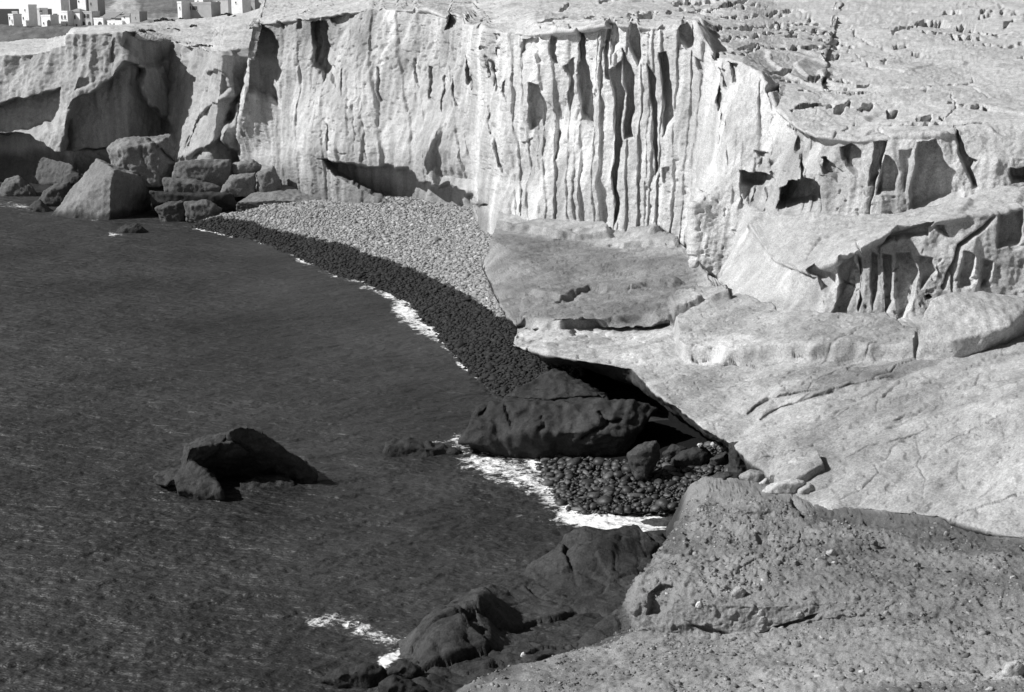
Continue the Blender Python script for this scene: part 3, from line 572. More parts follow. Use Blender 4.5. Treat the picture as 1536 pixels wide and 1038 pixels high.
S.tone += -.65 * soft_poly(S, m6((215, 200), (300, 110), (900, 200), (1290, 220), (1330, 420), (1190, 580), (400, 600), (250, 400)), 10)
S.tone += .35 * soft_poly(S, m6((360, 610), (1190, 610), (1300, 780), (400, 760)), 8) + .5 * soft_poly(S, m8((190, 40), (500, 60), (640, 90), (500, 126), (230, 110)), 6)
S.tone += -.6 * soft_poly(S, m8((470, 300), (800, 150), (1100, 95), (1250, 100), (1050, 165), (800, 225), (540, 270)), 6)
S.tone += -3.0 * sstep(.1, -.6, S.N[..., 2]) * 1  # down-facing rock darkened further: underside shade put into the colour
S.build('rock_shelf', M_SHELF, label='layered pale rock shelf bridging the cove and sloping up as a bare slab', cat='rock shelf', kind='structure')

# ------------------------------------------------------------ foreground: broken block of stony ground and the dirt slope before it
fg = [ # side foot, back, mid, top front, foot, near, nearest
    ((1000, 815, 1.0), (1000, 820, 1.0), (938, 900, .9), (935, 925, .8), (935, 950, .7), (640, 1060, .3), (500, 1300, .0)),
    ((1038, 745, 3.0), (1020, 792, 3.2), (956, 874, 3.5), (950, 905, 3.3), (956, 948, 2.4), (700, 1030, 2.1), (600, 1300, 2.2)),
    ((1062, 735, 3.4), (1040, 800, 3.7), (990, 862, 3.8), (975, 900, 3.5), (990, 952, 2.6), (800, 1035, 2.5), (740, 1300, 2.6)),
    ((1110, 738, 3.6), (1090, 810, 3.9), (1060, 870, 3.9), (1050, 905, 3.7), (1060, 952, 2.8), (940, 1035, 3.0), (900, 1300, 3.2)),
    ((1170, 748, 3.6), (1160, 820, 4.0), (1140, 880, 4.0), (1140, 910, 3.8), (1150, 947, 3.1), (1080, 1035, 3.5), (1060, 1300, 3.9)),
    ((1230, 768, 3.7), (1230, 830, 4.1), (1230, 880, 4.2), (1230, 905, 4.0), (1240, 930, 3.6), (1220, 1035, 4.0), (1220, 1300, 4.5)),
    ((1320, 772, 3.9), (1320, 840, 4.2), (1330, 880, 4.4), (1330, 900, 4.3), (1340, 925, 4.0), (1340, 1035, 4.5), (1360, 1300, 5.1)),
    ((1410, 780, 4.2), (1420, 840, 4.4), (1430, 880, 4.6), (1430, 900, 4.5), (1440, 930, 4.3), (1460, 1035, 4.9), (1500, 1300, 5.7)),
    ((1500, 806, 4.4), (1520, 850, 4.7), (1530, 890, 4.9), (1530, 910, 4.8), (1540, 938, 4.7), (1560, 1035, 5.3), (1640, 1300, 6.2)),
    ((1700, 850, 4.8), (1720, 880, 5.2), (1720, 910, 5.3), (1720, 920, 5.2), (1720, 940, 5.1), (1720, 1035, 5.8), (1800, 1300, 6.8)),
    ((2450, 875, 7.2), (2450, 900, 7.6), (2450, 920, 7.7), (2450, 925, 7.6), (2450, 940, 7.5), (2450, 1035, 8.2), (2500, 1300, 9.2)),
]
bk = lambda c: B(*c[0]) + np.array((.2, 2.2, -.25))
ctrl = [[bk(c), *[B(*q) for q in c]] for c in fg]
Fg = Sheet(np.array(ctrl).transpose(1, 0, 2), [8, 60, 55, 28, 40, 80, 40], [30, 30, 60, 70, 70, 70, 70, 70, 60, 40], smooth=3)
bm_ = sstep(4, 26, np.arange(Fg.P.shape[0]))[:, None]; push(Fg, (1 - bm_) * (.05 * fbm(Fg.base, 1.8, 3, 90) + .02 * noise(Fg.base, 9, 89))); push(Fg, bm_ * (.18 * noise(Fg.base, .4, 91) + .09 * fbm(Fg.base, 1.2, 4, 92) + .035 * noise(Fg.base, 6, 93) + .02 * noise(Fg.base, 13, 94)))
m9 = lambda *p: Z(940, 740, 2.577, *p)
Fg.poly(m9((90, 390), (130, 370), (180, 375), (170, 440), (120, 480), (85, 470)), .35, soft=4); Fg.poly(m9((700, 70), (1400, 100), (1450, 170), (1150, 170), (850, 120)), .12, soft=8, dirv=(0, 0, -1))
Fg.line(m9((430, 300), (500, 255), (600, 230), (665, 200), (672, 150)), 1.8, .25); Fg.line(m9((640, 30), (680, 60), (690, 100)), 4, .4)
Fg.poly(m9((230, 515), (300, 515), (400, 540), (540, 530), (640, 500), (740, 470), (730, 490), (560, 548), (300, 545)), .35, soft=3, dirv=(0, .8, -.2))
Fg.poly(m9((845, 85), (900, 80), (900, 110), (860, 120)), .25, soft=4, dirv=(0, .3, -1)); Fg.poly(m9((915, 90), (955, 90), (960, 115), (920, 118)), .2, soft=4, dirv=(0, .3, -1))
Fg.poly(m9((450, 85), (570, 75), (570, 95), (460, 102)), .2, soft=2, dirv=(0, .7, -.5)); Fg.poly(m9((500, 150), (560, 150), (560, 185), (505, 185)), .25, soft=5, dirv=(0, .5, -.8))
lumps = sstep(.25, .5, noise(Fg.base, 3.2, 95)); push(Fg, bm_ * .08 * lumps * np.where(Fg.v < 955, 1, .4)); push(Fg, -.06 * sstep(.3, .5, noise(Fg.base, 4.5, 99)))
Fg.tone += -.45 + .3 * sstep(925, 965, Fg.v + 8 * noise(Fg.base, .8, 96)) + .25 * fbm(Fg.base * np.array((.4, 1.2, 1)), .7, 3, 97)
Fg.tone += -.75 * soft_poly(Fg, m9((640, 60), (930, 70), (1350, 95), (1460, 180), (1536, 190), (1536, 260), (1250, 230), (1060, 150), (700, 110)), 8)
Fg.tone += -.5 * soft_poly(Fg, m9((980, 720), (1100, 700), (1350, 712), (1536, 725), (1536, 800), (950, 800)), 8) + .5 * soft_poly(Fg, m9((850, 745), (1000, 690), (1250, 660), (1450, 690), (1536, 660), (1536, 710), (1100, 715)), 8)
Fg.tone += -.4 * soft_poly(Fg, m9((1200, 340), (1380, 330), (1536, 260), (1536, 420), (1450, 400)), 12)
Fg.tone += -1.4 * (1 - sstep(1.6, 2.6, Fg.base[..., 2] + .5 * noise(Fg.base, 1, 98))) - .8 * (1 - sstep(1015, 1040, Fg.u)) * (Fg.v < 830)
Fg.build('stony_ground', M_DIRT, label='grey stony ground in front, a broken block above a dirt slope', cat='ground', kind='structure')

# ------------------------------------------------------------ low wet shelf at the water
xs, ys = np.meshgrid(np.linspace(-9, 9, 330), np.linspace(33, 56, 420))
W0 = np.stack([xs, ys, 0 * xs], -1); uu, vv = proj(W0)
edge = sdf(uu, vv, [(1010, 800), (870, 808), (780, 858), (700, 892), (640, 925), (608, 962), (600, 1000), (560, 1050), (560, 1200), (1300, 1200), (1300, 800)])
z = .72 * (1 - sstep(-60, 14, edge)) - .5 * sstep(0, 60, edge) - .12
z += .16 * fbm(W0 * np.array((1, .8, 1)), .55, 4, 101) + .16 * (ridged(W0 * np.array((.8, .5, 1)), .6, 2, 103) - 1.0) * .5
step = soft = 1 - sstep(-5, 6, uu - 741 - 4 * noise(W0, .8, 105))
z += np.where(vv > 855, .1 * step, 0) * sstep(855, 880, vv) * (1 - sstep(-10, 8, edge))
flat = 1 - sstep(-25, 20, sdf(uu, vv, [(760, 890), (880, 870), (985, 850), (960, 960), (830, 990), (750, 985)])); z = z * (1 - flat * .85) + flat * .03
z += .9 * (1 - sstep(-30, 15, sdf(uu, vv, [(860, 990), (900, 945), (930, 935), (965, 950), (970, 1000)]))) 
z += .28 * (1 - sstep(-14, 6, sdf(uu + 8 * noise(W0, .9, 107), vv, [(615, 965), (660, 930), (700, 915), (735, 900), (738, 960), (690, 1000), (640, 1010), (615, 990)])))
z += .35 * (1 - sstep(-14, 6, sdf(uu + 8 * noise(W0, .9, 108), vv, [(775, 855), (870, 812), (1000, 805), (1010, 835), (900, 862), (800, 870)])))
def blocks(x, y, seed):
    ix, iy = np.floor(x), np.floor(y); d1 = np.full(x.shape, 9.0); d2 = d1.copy(); hh = 0 * x
    for a in (-1, 0, 1):
        for b in (-1, 0, 1):
            cx, cy = ix + a, iy + b; h1 = np.sin(cx * 127.1 + cy * 311.7 + seed) * 43758.5453; h1 -= np.floor(h1); h2 = np.sin(cx * 269.5 + cy * 183.3 + seed) * 43758.5453; h2 -= np.floor(h2)
            dx, dy = cx + .15 + .7 * h1 - x, cy + .15 + .7 * h2 - y; dd = dx * dx + dy * dy; n1 = dd < d1
            d2 = np.where(n1, d1, np.minimum(d2, dd)); hh = np.where(n1, (h1 * 7.13 + h2 * 3.7) % 1.0 + dx * (h1 - .5) * .9 + dy * (h2 - .5) * .9, hh); d1 = np.where(n1, dd, d1)
    return hh, np.sqrt(d2) - np.sqrt(d1)
wx, wy = xs * .5 + ys * .3 + .35 * noise(W0, .6, 112), ys * .62 - xs * .3 + .35 * noise(W0, .6, 113)
h1_, e1_ = blocks(wx * .75, wy * .75, 3.0); h2_, e2_ = blocks(wx * 1.9, wy * 1.9, 8.0)
z += (.55 * (h1_ - .5) - .16 * (1 - sstep(0, .1, e1_)) + .16 * (h2_ - .5) - .06 * (1 - sstep(0, .12, e2_))) * (1 - .6 * flat)
z += .04 * fbm(W0, 2.2, 3, 109) + .06 * (ridged(W0 * np.array((.6, 1.3, 1)), 1.3, 2, 110) - 1)
W0[..., 2] = z
o = grid_mesh('wet_rock_shelf', W0, M_DARK, {'tone': .5 * noise(W0, .7, 111) + .75}, label='low dark wet rock shelf at the edge of the water', cat='rock shelf', kind='structure')

# ------------------------------------------------------------ the beach
shore = [(285, 340), (340, 352), (390, 362), (440, 382), (500, 410), (560, 430), (610, 452), (640, 488), (670, 520), (700, 556), (750, 597), (830, 640)]
backb = [(330, 322), (375, 318), (450, 318), (520, 312), (590, 304), (650, 302), (720, 304), (750, 325), (790, 380), (800, 420), (860, 470), (900, 520)]
bz = [1.0, 1.3, 1.6, 1.9, 2.4, 2.7, 3.0, 3.0, 2.6, 2.4, 2.0, 1.5]
ctrl = []
for (su, sv), (bu, bv), zz in zip(shore, backb, bz):
    a = B(su, sv, 0); b = B(bu, bv, zz); out = a + (a - b) / np.linalg.norm((a - b)[:2]) * 4; out[2] = -.9
    in_ = b + (b - a) / np.linalg.norm((b - a)[:2]) * 6; in_[2] = zz + .3
    ctrl.append([out, a, a * .55 + b * .45 + np.array((0, 0, .12)), b, in_])
Bc = Sheet(np.array(ctrl).transpose(1, 0, 2), [8, 40, 40, 10], [30] * 11, smooth=4)
push(Bc, .08 * noise(Bc.base, .5, 121))
# the wet band: parallel to the waterline, its upper edge as the swash left it
wetpoly = [(285, 330), (330, 328), (378, 330), (400, 342), (440, 352), (520, 368), (560, 385), (620, 405), (680, 432), (720, 455), (750, 475), (790, 492), (900, 540), (900, 700), (200, 500)]
def wet(P):
    u, v = proj(P); return 1 - sstep(-2.5, 2.5, sdf(u + 5 * noise(P, .5, 122), v + 5 * noise(P, .8, 123), wetpoly))
M_PEB = Mat('pebbles')
val = M_PEB.ramp(M_PEB.noise(3.0, 3, .7), .3, .7, .20, .36)
M_PEB.col(M_PEB.op('MULTIPLY', val, M_PEB.op('POWER', 2.0, M_PEB.attr('tone')))); M_PEB.b.inputs['Roughness'].default_value = .75; M_PEB.b.inputs['Specular IOR Level'].default_value = .25
M_PEB = M_PEB.m
Bc.tone += -.4 - 3.0 * wet(Bc.base)
Bc.build('beach', M_PEB, label='pebble beach curving under the cliffs with a dark wet band', cat='beach', kind='structure')
_ico = None
def ico():
    global _ico
    if _ico is None:
        bm = bmesh.new(); bmesh.ops.create_icosphere(bm, subdivisions=1, radius=1)
        bm.verts.ensure_lookup_table(); _ico = (np.array([v.co[:] for v in bm.verts]), np.array([[v.index for v in f.verts] for f in bm.faces])); bm.free()
    return _ico
def stones(name, C, R, tone, mat, **tags):
    """many small stones in ONE mesh, for what nobody could count"""
    V, Fc = ico(); n = len(C)
    q = rng.normal(size=(n, 4)); q /= np.linalg.norm(q, axis=1)[:, None]; w, x, y, z_ = q.T
    ang = rng.uniform(0, 6.28, n); sc = np.stack([rng.uniform(.8, 1.35, n), rng.uniform(.65, 1.0, n), rng.uniform(.4, .75, n)], 1) * R[:, None]
    jit = 1 + rng.normal(0, .13, (n, len(V), 1))
    P = V[None] * jit * sc[:, None]
    c, s_ = np.cos(ang)[:, None], np.sin(ang)[:, None]
    P = np.stack([P[..., 0] * c - P[..., 1] * s_, P[..., 0] * s_ + P[..., 1] * c, P[..., 2] + P[..., 0] * rng.normal(0, .25, (n, 1))], -1) + C[:, None]
    Fa = (Fc[None] + (np.arange(n) * len(V))[:, None, None]).reshape(-1, 3)
    return mesh_np(name, P.reshape(-1, 3), Fa, mat, {'tone': np.repeat(tone, len(V))}, smooth=True, kind='stuff', **tags)
# scatter over the sheet's visible part, evenly by area
def scatter(Sh, n, r0=0, r1=None, mask=None):
    P = Sh.P[r0:r1]; q = np.linalg.norm(np.cross(P[1:, :-1] - P[:-1, :-1], P[:-1, 1:] - P[:-1, :-1]), axis=2)
    if mask is not None: q = q * mask[r0:r1][:-1, :-1]
    k = rng.choice(q.size, n, p=q.ravel() / q.sum()); i, j = np.unravel_index(k, q.shape)
    a, b = rng.random(n)[:, None], rng.random(n)[:, None]
    return P[i, j] + (P[i + 1, j] - P[i, j]) * a + (P[i, j + 1] - P[i, j]) * b
C_ = scatter(Bc, 34000, 6, 99); R_ = rng.lognormal(math.log(.115), .36, len(C_)); wt = wet(C_)
stones('beach_pebbles', C_ + np.array((0, 0, .02)), R_, rng.normal(-.05, .3, len(C_)) - 3.7 * wt, M_PEB, label='grey pebbles covering the beach, black where wet', cat='pebbles')

# ------------------------------------------------------------ the sea
v_l = np.concatenate([np.linspace(13.2, 60, 60), np.linspace(61, 300, 100)[:-1], np.linspace(300, 1060, 640), np.linspace(1070, 1400, 12)])
u_l = np.concatenate([np.linspace(-1500, -20, 40)[:-1], np.linspace(-20, 1120, 700), np.linspace(1130, 2600, 30)])
U, V = np.meshgrid(u_l, v_l); x, y, dz = ray(U, V); Yd = -CH / dz * y
P = np.stack([x / y * Yd, Yd, 0 * Yd], -1)
dist = np.clip(60 / np.maximum(Yd, 30), 0, 1.3)
R2 = np.array([[math.cos(.35), math.sin(.35), 0], [-math.sin(.35), math.cos(.35), 0], [0, 0, 1]])
Pw = P @ R2.T
P[..., 2] = dist * (.05 * (1 - 2 * np.abs(noise(Pw * np.array((.35, .8, 1)), .8, 131))) + .045 * noise(Pw * np.array((.5, 1, 1)), 2.0, 132) + .07 * noise(Pw * np.array((.25, 1, 1)), .35, 133) + .03 * noise(Pw, 4, 134))
foam = np.zeros(U.shape)
def foam_line(pts, w, amt):
    global foam
    d = np.full(U.shape, 1e9)
    for k in range(len(pts) - 1): d = np.minimum(d, seg_dist(U + 5 * noise(P, .6, 135), V + 4 * noise(P, .9, 136), pts[k], pts[k + 1])[0])
    foam = np.maximum(foam, amt * np.exp(-(d / w) ** 2))
foam_line(shore[:4], 2.0, 1.0); foam_line(shore[3:], 1.8, .9); foam_line([(450, 388), (500, 412), (560, 432), (612, 454)], 7, .66); foam_line([(600, 462), (640, 492), (660, 502)], 15, .74); foam_line([(665, 520), (690, 545), (720, 570), (750, 596)], 4.5, .8)
foam_line([(690, 660), (740, 672), (790, 678), (815, 700)], 16, .85); foam_line([(705, 690), (760, 705), (815, 730), (830, 750)], 24, .62); foam_line([(850, 770), (890, 785), (940, 790), (1015, 780)], 17, 1.1)
foam_line([(470, 935), (510, 930), (560, 955), (605, 965)], 12, .5); foam_line([(575, 995), (600, 980), (612, 965)], 11, .85); foam_line([(640, 665), (690, 662), (720, 662)], 3, .6)
foam_line([(0, 305), (40, 310), (100, 322), (160, 330)], 7, .5); foam_line([(165, 353), (180, 352)], 3, .7); foam_line([(215, 742), (270, 738), (330, 752)], 2.5, .45)
foam_line([(240, 335), (300, 342)], 4, .4); foam_line([(760, 560), (800, 575), (830, 600)], 14, .5); foam_line([(700, 745), (760, 770), (840, 785)], 10, .35)
foam *= np.clip(.72 + 1.1 * noise(P, .14, 137) + .5 * noise(P, .5, 138), .25, 1.1)
m = Mat('sea_water')
mp = m.scaled((1.0, 1.0, 1.0))
mv = m.node('ShaderNodeMapping'); mv.inputs['Rotation'].default_value = (0, 0, .35); mv.inputs['Scale'].default_value = (.5, 1, 1); m.l.new(m.pos(), mv.inputs['Vector'])
h = m.op('ADD', m.op('MULTIPLY', m.noise(1.7, 4, .62, mv.outputs[0]), 1.1), m.op('MULTIPLY', m.noise(.62, 3, .55, mv.outputs[0]), 2.0))
def web(sc, k):
    n_ = m.node('ShaderNodeTexNoise'); n_.inputs['Scale'].default_value = sc; n_.inputs['Detail'].default_value = 3; n_.inputs['Roughness'].default_value = .55; n_.inputs['Distortion'].default_value = .8; m.l.new(m.pos(), n_.inputs['Vector'])
    return m.op('SUBTRACT', 1.0, m.op('MULTIPLY', m.op('ABSOLUTE', m.op('SUBTRACT', n_.outputs['Fac'], .5)), k))
wb = m.op('MAXIMUM', web(1.3, 9), m.op('MULTIPLY', web(3.1, 8), .9))
blot = m.op('MULTIPLY', m.op('SUBTRACT', m.noise(2.4, 6, .7), .5), 2.2)
at_ = m.attr('foam')
fm = m.op('ADD', m.op('ADD', m.op('MULTIPLY', at_, 1.25), m.op('MULTIPLY', wb, .42)), m.op('SUBTRACT', blot, .66))
fmask = m.op('MULTIPLY', m.ramp(fm, .12, .55, 0, 1), m.ramp(at_, .03, .25, 0, 1))
mix = m.node('ShaderNodeMix', data_type='RGBA'); m.l.new(fmask, mix.inputs[0])
deep = m.ramp(m.noise(.08, 3), .35, .65, .024, .046); m.l.new(deep, mix.inputs[6]); mix.inputs[7].default_value = g(.8)
m.l.new(mix.outputs[2], m.b.inputs['Base Color'])
m.l.new(m.ramp(fmask, 0, 1, .5, .9), m.b.inputs['Roughness']); m.b.inputs['IOR'].default_value = 1.333
m.bump(h, 1.0, .37)
o = grid_mesh('sea', P, m.m, {'foam': foam}, label='dark rippled sea filling the bay', cat='sea', kind='structure')
if o.data.polygons[0].normal.z < 0: o.data.flip_normals()

# ------------------------------------------------------------ boulders
def rock(name, label, Y0, hulls, mat, vox=.16, amp=.12, thick=None, group=None, cat='boulder', seed=None, tone=0.0, wetz=None, cracks=()):
    """One rock from one or more convex hulls of (u, v, dY) points, fused, worn and roughened."""
    bm = bmesh.new()
    for hl in hulls:
        pts = [A(u, v, Y0 + d) for u, v, d in hl]; P = np.array(pts); c = P.mean(0)
        wd = (P.max(0) - P.min(0))[0]; t = thick or .7 * wd
        cu, cv = np.mean([(q[0], q[1]) for q in hl], 0); back = [A(cu + (u - cu) * .82, cv + (v - cv) * .82 - 1, Y0 + d + t) for u, v, d in hl]
        zr = P[:, 2].max() - P[:, 2].min(); low = [np.array((p[0], p[1] + .15 * t, P[:, 2].min() - .15 * zr)) for p in pts if p[2] < P[:, 2].min() + .45 * zr]
        vs = [bm.verts.new(Vector(p)) for p in pts + back + low]
        r = bmesh.ops.convex_hull(bm, input=vs)
        junk = [e for e in r['geom_interior'] if isinstance(e, bmesh.types.BMVert)] + [e for e in r['geom_unused'] if isinstance(e, bmesh.types.BMVert)]
        if junk: bmesh.ops.delete(bm, geom=list(set(junk)), context='VERTS')
    me = bpy.data.meshes.new('tmp'); bm.to_mesh(me); bm.free()
    o = bpy.data.objects.new('tmp', me); COL.objects.link(o)
    md = o.modifiers.new('r', 'REMESH'); md.mode = 'VOXEL'; md.voxel_size = vox
    sm = o.modifiers.new('s', 'SMOOTH'); sm.iterations = 2; sm.factor = .5
    dg = bpy.context.evaluated_depsgraph_get(); ev = o.evaluated_get(dg); m2_ = bpy.data.meshes.new_from_object(ev)
    bpy.data.objects.remove(o); bpy.data.meshes.remove(me)
    n = len(m2_.vertices); co = np.empty(n * 3); m2_.vertices.foreach_get('co', co); no = np.empty(n * 3); m2_.vertices.foreach_get('normal', no)
    co = co.reshape(-1, 3); no = no.reshape(-1, 3); sd = seed if seed is not None else rng.integers(0, 200)
    L_ = max(co.max(0) - co.min(0)); k = 2.2 / max(L_, .4)
    d = amp * (1.2 * noise(co, k, sd) + .7 * noise(co, k * 2.3, sd + 1) + .45 * (ridged(co, k * 2.8, 3, sd + 2) - 1.2)) + amp * .45 * fbm(co, 2.5, 2, sd + 5) + amp * .35 * (ridged(co, k * 6, 2, sd + 8) - 1.1)
    co2 = co + no * d[:, None]
    if cracks:
        pu, pv = proj(co)
        for ln, w_, dp in cracks:
            dd = np.full(n, 1e9)
            for k_ in range(len(ln) - 1): dd = np.minimum(dd, seg_dist(pu + 1.5 * noise(co, 1.2, 9), pv, ln[k_], ln[k_ + 1])[0])
            co2[:] += (np.array((0, 1, 0)) * (no[:, 1:2] < .2)) * (dp * np.exp(-(dd / w_) ** 2))[:, None]
    tn = np.full(n, tone) + .25 * noise(co, k * 2, sd + 7)
    if wetz is not None: tn += -1.6 * (1 - sstep(wetz, wetz + .8, co[:, 2] + .4 * noise(co, .8, sd)))
    cen = np.array((co2[:, 0].mean(), co2[:, 1].mean(), co2[:, 2].min())); co2 = co2 - cen
    m2_.vertices.foreach_set('co', co2.astype(np.float32).ravel())
    at = m2_.attributes.new('tone', 'FLOAT', 'POINT'); at.data.foreach_set('value', tn.astype(np.float32))
    m2_.polygons.foreach_set('use_smooth', np.ones(len(m2_.polygons), bool)); m2_.update()
    m2_.materials.clear(); m2_.materials.append(mat); m2_.name = name
    ob = bpy.data.objects.new(name, m2_); COL.objects.link(ob); ob.location = Vector(cen)
    tag(ob, label, cat, group); return ob
def fl(pts, d=0): return [(u, v, d) for u, v in pts]
def dome(pts, f=-1.0):
    """outline at depth 0 with a slightly fuller front"""
    c = np.mean(np.array(pts), 0); return [(u, v, 0) for u, v in pts] + [(c[0] + (u - c[0]) * .55, c[1] + (v - c[1]) * .55, f) for u, v in pts]

rock('boulder', 'big pyramid boulder with a pale left face and a black right face, at the water', 139, [[(145, 236, 3.0), (172, 254, -1), (168, 268, -1.4), (164, 334, -2.2), (76, 326, .6), (100, 290, 1.6), (222, 266, 4), (227, 330, 4.5)]], M_BOULD, .16, .2, thick=4, tone=.1, wetz=.1)
rock('boulder', 'rounded oblong boulder cracked across, perched on the pile behind the pyramid', 143.5, [dome([(160, 220), (180, 210), (215, 207), (258, 199), (262, 215), (260, 245), (255, 262), (225, 268), (175, 258), (163, 240)], -1.6)], M_BOULD, .16, .25, tone=.3, thick=4, cracks=[([(222, 208), (240, 224), (262, 246)], 1.6, .8), ([(213, 215), (210, 232), (218, 252)], 1.2, .3)])
pile = [
    ('broad grey boulder on top of the pile, right of the cracked oblong one', 141.5, [(256, 264), (262, 243), (300, 238), (345, 240), (347, 268), (310, 284), (262, 278)], .2),
    ('thin pale-topped slab lying under the white fin of the cliff', 142, [(345, 246), (380, 239), (393, 248), (386, 260), (350, 257)], .9),
    ('smooth grey wedge boulder in the middle of the pile', 139.5, [(328, 289), (345, 262), (384, 258), (383, 284), (360, 290)], .5),
    ('small grey block against the foot of the cliff, beside the smooth wedge', 139.5, [(383, 258), (412, 248), (422, 276), (386, 288)], .5),
    ('rough ledge-like boulder under the broad grey one', 139.8, [(243, 268), (290, 268), (330, 280), (330, 294), (300, 297), (245, 292)], -.1),
    ('long black wet rock at the bottom of the pile', 139, [(222, 285), (290, 288), (350, 290), (356, 306), (290, 315), (225, 308)], -1.6),
    ('squat dark boulder at the waterline right of the pyramid', 136, [(230, 312), (250, 304), (276, 300), (278, 327), (240, 330)], -.4),
    ('smooth slanting boulder at the waterline, at the start of the beach', 135, [(275, 304), (310, 299), (333, 312), (328, 326), (278, 330)], -.1),
    ('lone flat slab lying on the pebbles of the beach', 132.5, [(469, 313), (482, 308), (515, 315), (528, 323), (512, 332), (470, 323)], .4),
    ('small pale wedge of rock at the far left edge, awash', 155, [(-6, 292), (8, 268), (28, 262), (50, 280), (58, 296), (30, 298)], .2),
    ('dark angular boulder left of the pyramid', 147, [(56, 303), (66, 285), (85, 274), (106, 272), (104, 300), (82, 315)], -.6),
    ('low wet rock in the water before the dark angular boulder', 143, [(42, 310), (58, 298), (82, 318), (64, 328), (48, 322)], -1.0),
    ('dark fallen block behind the pyramid, under the overhang', 150, [(95, 275), (100, 262), (118, 258), (130, 270), (120, 290)], -1.2),
]
for lb, Y0, pts, tn in pile:
    tn -= .45
    w = max(p[0] for p in pts) - min(p[0] for p in pts)
    rock('boulder', lb, Y0, [dome(pts, -.5)], M_BOULD, .14, .14, tone=tn, thick=max(1.5, w / 2133 * Y0 * .6), group='boulders fallen at the foot of the far cliff')
rock('boulder', 'small black rock alone in the water below the boulder pile', 129, [dome([(170, 354), (178, 340), (205, 333), (224, 347), (217, 354)], -.5)], M_DARK, .12, .12, tone=.3, thick=1.6)
rock('boulder', 'long flat slab with a black front, reaching onto the beach', 137.5, [
    [(355, 303, 0), (385, 286, 2), (425, 277, 3), (470, 284, 3), (500, 298, 2), (522, 315, .3), (470, 303, -1.0), (410, 300, -1.0), (362, 321, 1.2), (470, 319, .6), (410, 321, .6), (352, 310, .4)],
    [(440, 296, -.6), (500, 298, .2), (545, 312, .8), (560, 317, 1.0), (500, 320, .4), (450, 314, 0), (520, 305, 1.5)]], M_BOULD, .12, .16, thick=2.5, tone=.1, group='boulders fallen at the foot of the far cliff')
# right-hand boulder on the shelf
rock('boulder', 'large pale boulder with a dark underside resting on the shelf at the right edge', 58.5, [[(1380, 480, .3), (1395, 448, .8), (1430, 436, 1.5), (1490, 440, 2), (1560, 446, 3), (1382, 512, 0), (1400, 540, -.2), (1432, 538, -.9), (1430, 511, -1.0), (1513, 490, -.6), (1494, 464, .2), (1560, 452, 1.6), (1445, 544, .5), (1520, 515, 1.4), (1560, 500, 2.2)]], M_PALEB, .09, .09, thick=2.5, tone=.2)
# flakes at the foot of the slab
for lb, Y0, pts, tn, mt in [
    ('thick pale block leaning on the slab above the flat flakes', 48.8, [(1180, 692), (1190, 684), (1228, 685), (1234, 706), (1217, 737), (1182, 724)], .3, M_PALEB),
    ('pale pointed flake lying flat with a dark shadow beneath', 47.3, [(1154, 726), (1185, 716), (1210, 722), (1192, 746), (1128, 749)], .3, M_PALEB),
    ('small pale flake wedged right of the pointed one', 47.2, [(1196, 732), (1216, 722), (1228, 736), (1207, 752), (1192, 749)], .1, M_PALEB),
    ('rounded grey stone at the right end of the cobbles, below the slab', 50.3, [(1108, 714), (1124, 703), (1148, 709), (1152, 726), (1126, 737)], -.3, M_PALEB),
    ('thin pale flake between the rounded stone and the pointed flake', 49, [(1118, 737), (1150, 717), (1156, 728), (1132, 740)], .4, M_PALEB),
]: rock('fallen_flake', lb, Y0, [dome(pts, -.25)], mt, .06, .05, tone=tn, thick=.8, cat='rock')
# cove
m7 = lambda *p: [(560 + x / 2.56, 540 + y / 2.56, d) for x, y, d in p]
rock('cove_rock', 'huge dark rounded rock lying in the cove under the arch of the shelf', 62.5, [
    m7((500, 145, 2.5), (560, 100, 3.5), (690, 30, 5), (740, 55, 5), (800, 130, 3), (900, 140, 3), (930, 200, 1), (520, 200, 1), (700, 200, .6)),
    m7((385, 200, .6), (400, 180, 1), (450, 165, 1.2), (520, 175, 0), (760, 165, 0), (1000, 148, -.2), (1092, 186, 0), (1050, 240, -.6), (960, 300, -1.5), (500, 290, -.8), (620, 280, -1.3), (800, 280, -1.6), (360, 270, .2), (470, 330, -.7), (620, 345, -.6), (800, 368, -1.0), (930, 352, -1.2)),
    m7((355, 290, -.3), (380, 235, 0), (450, 230, -.4), (500, 280, -.6), (440, 330, -.8), (330, 318, -.4))], M_DARK, .1, .2, thick=4, cat='rock', tone=.55, seed=33, cracks=[
    (Z(560, 540, 2.56, (505, 175), (518, 215), (534, 268)), 1.5, .4), (Z(560, 540, 2.56, (648, 225), (658, 268), (640, 272)), 1.6, .3), (Z(560, 540, 2.56, (868, 205), (884, 232), (905, 246)), 2.4, .4),
    (Z(560, 540, 2.56, (800, 305), (870, 265), (950, 230)), 1.8, .4), (Z(560, 540, 2.56, (490, 150), (650, 160), (790, 150), (900, 140)), 1.4, .28), (Z(560, 540, 2.56, (420, 215), (450, 170)), 4, .5)])
rock('boulder', 'low flat dark rock barely above the water, left of the cove', 62.5, [[(578, 662, 0), (600, 655, .3), (640, 660, .3), (690, 672, .2), (702, 686, 0), (640, 692, -.5), (578, 691, -.5), (583, 668, -.3), (640, 672, -.4)]], M_DARK, .1, .14, thick=1.5, tone=.3)
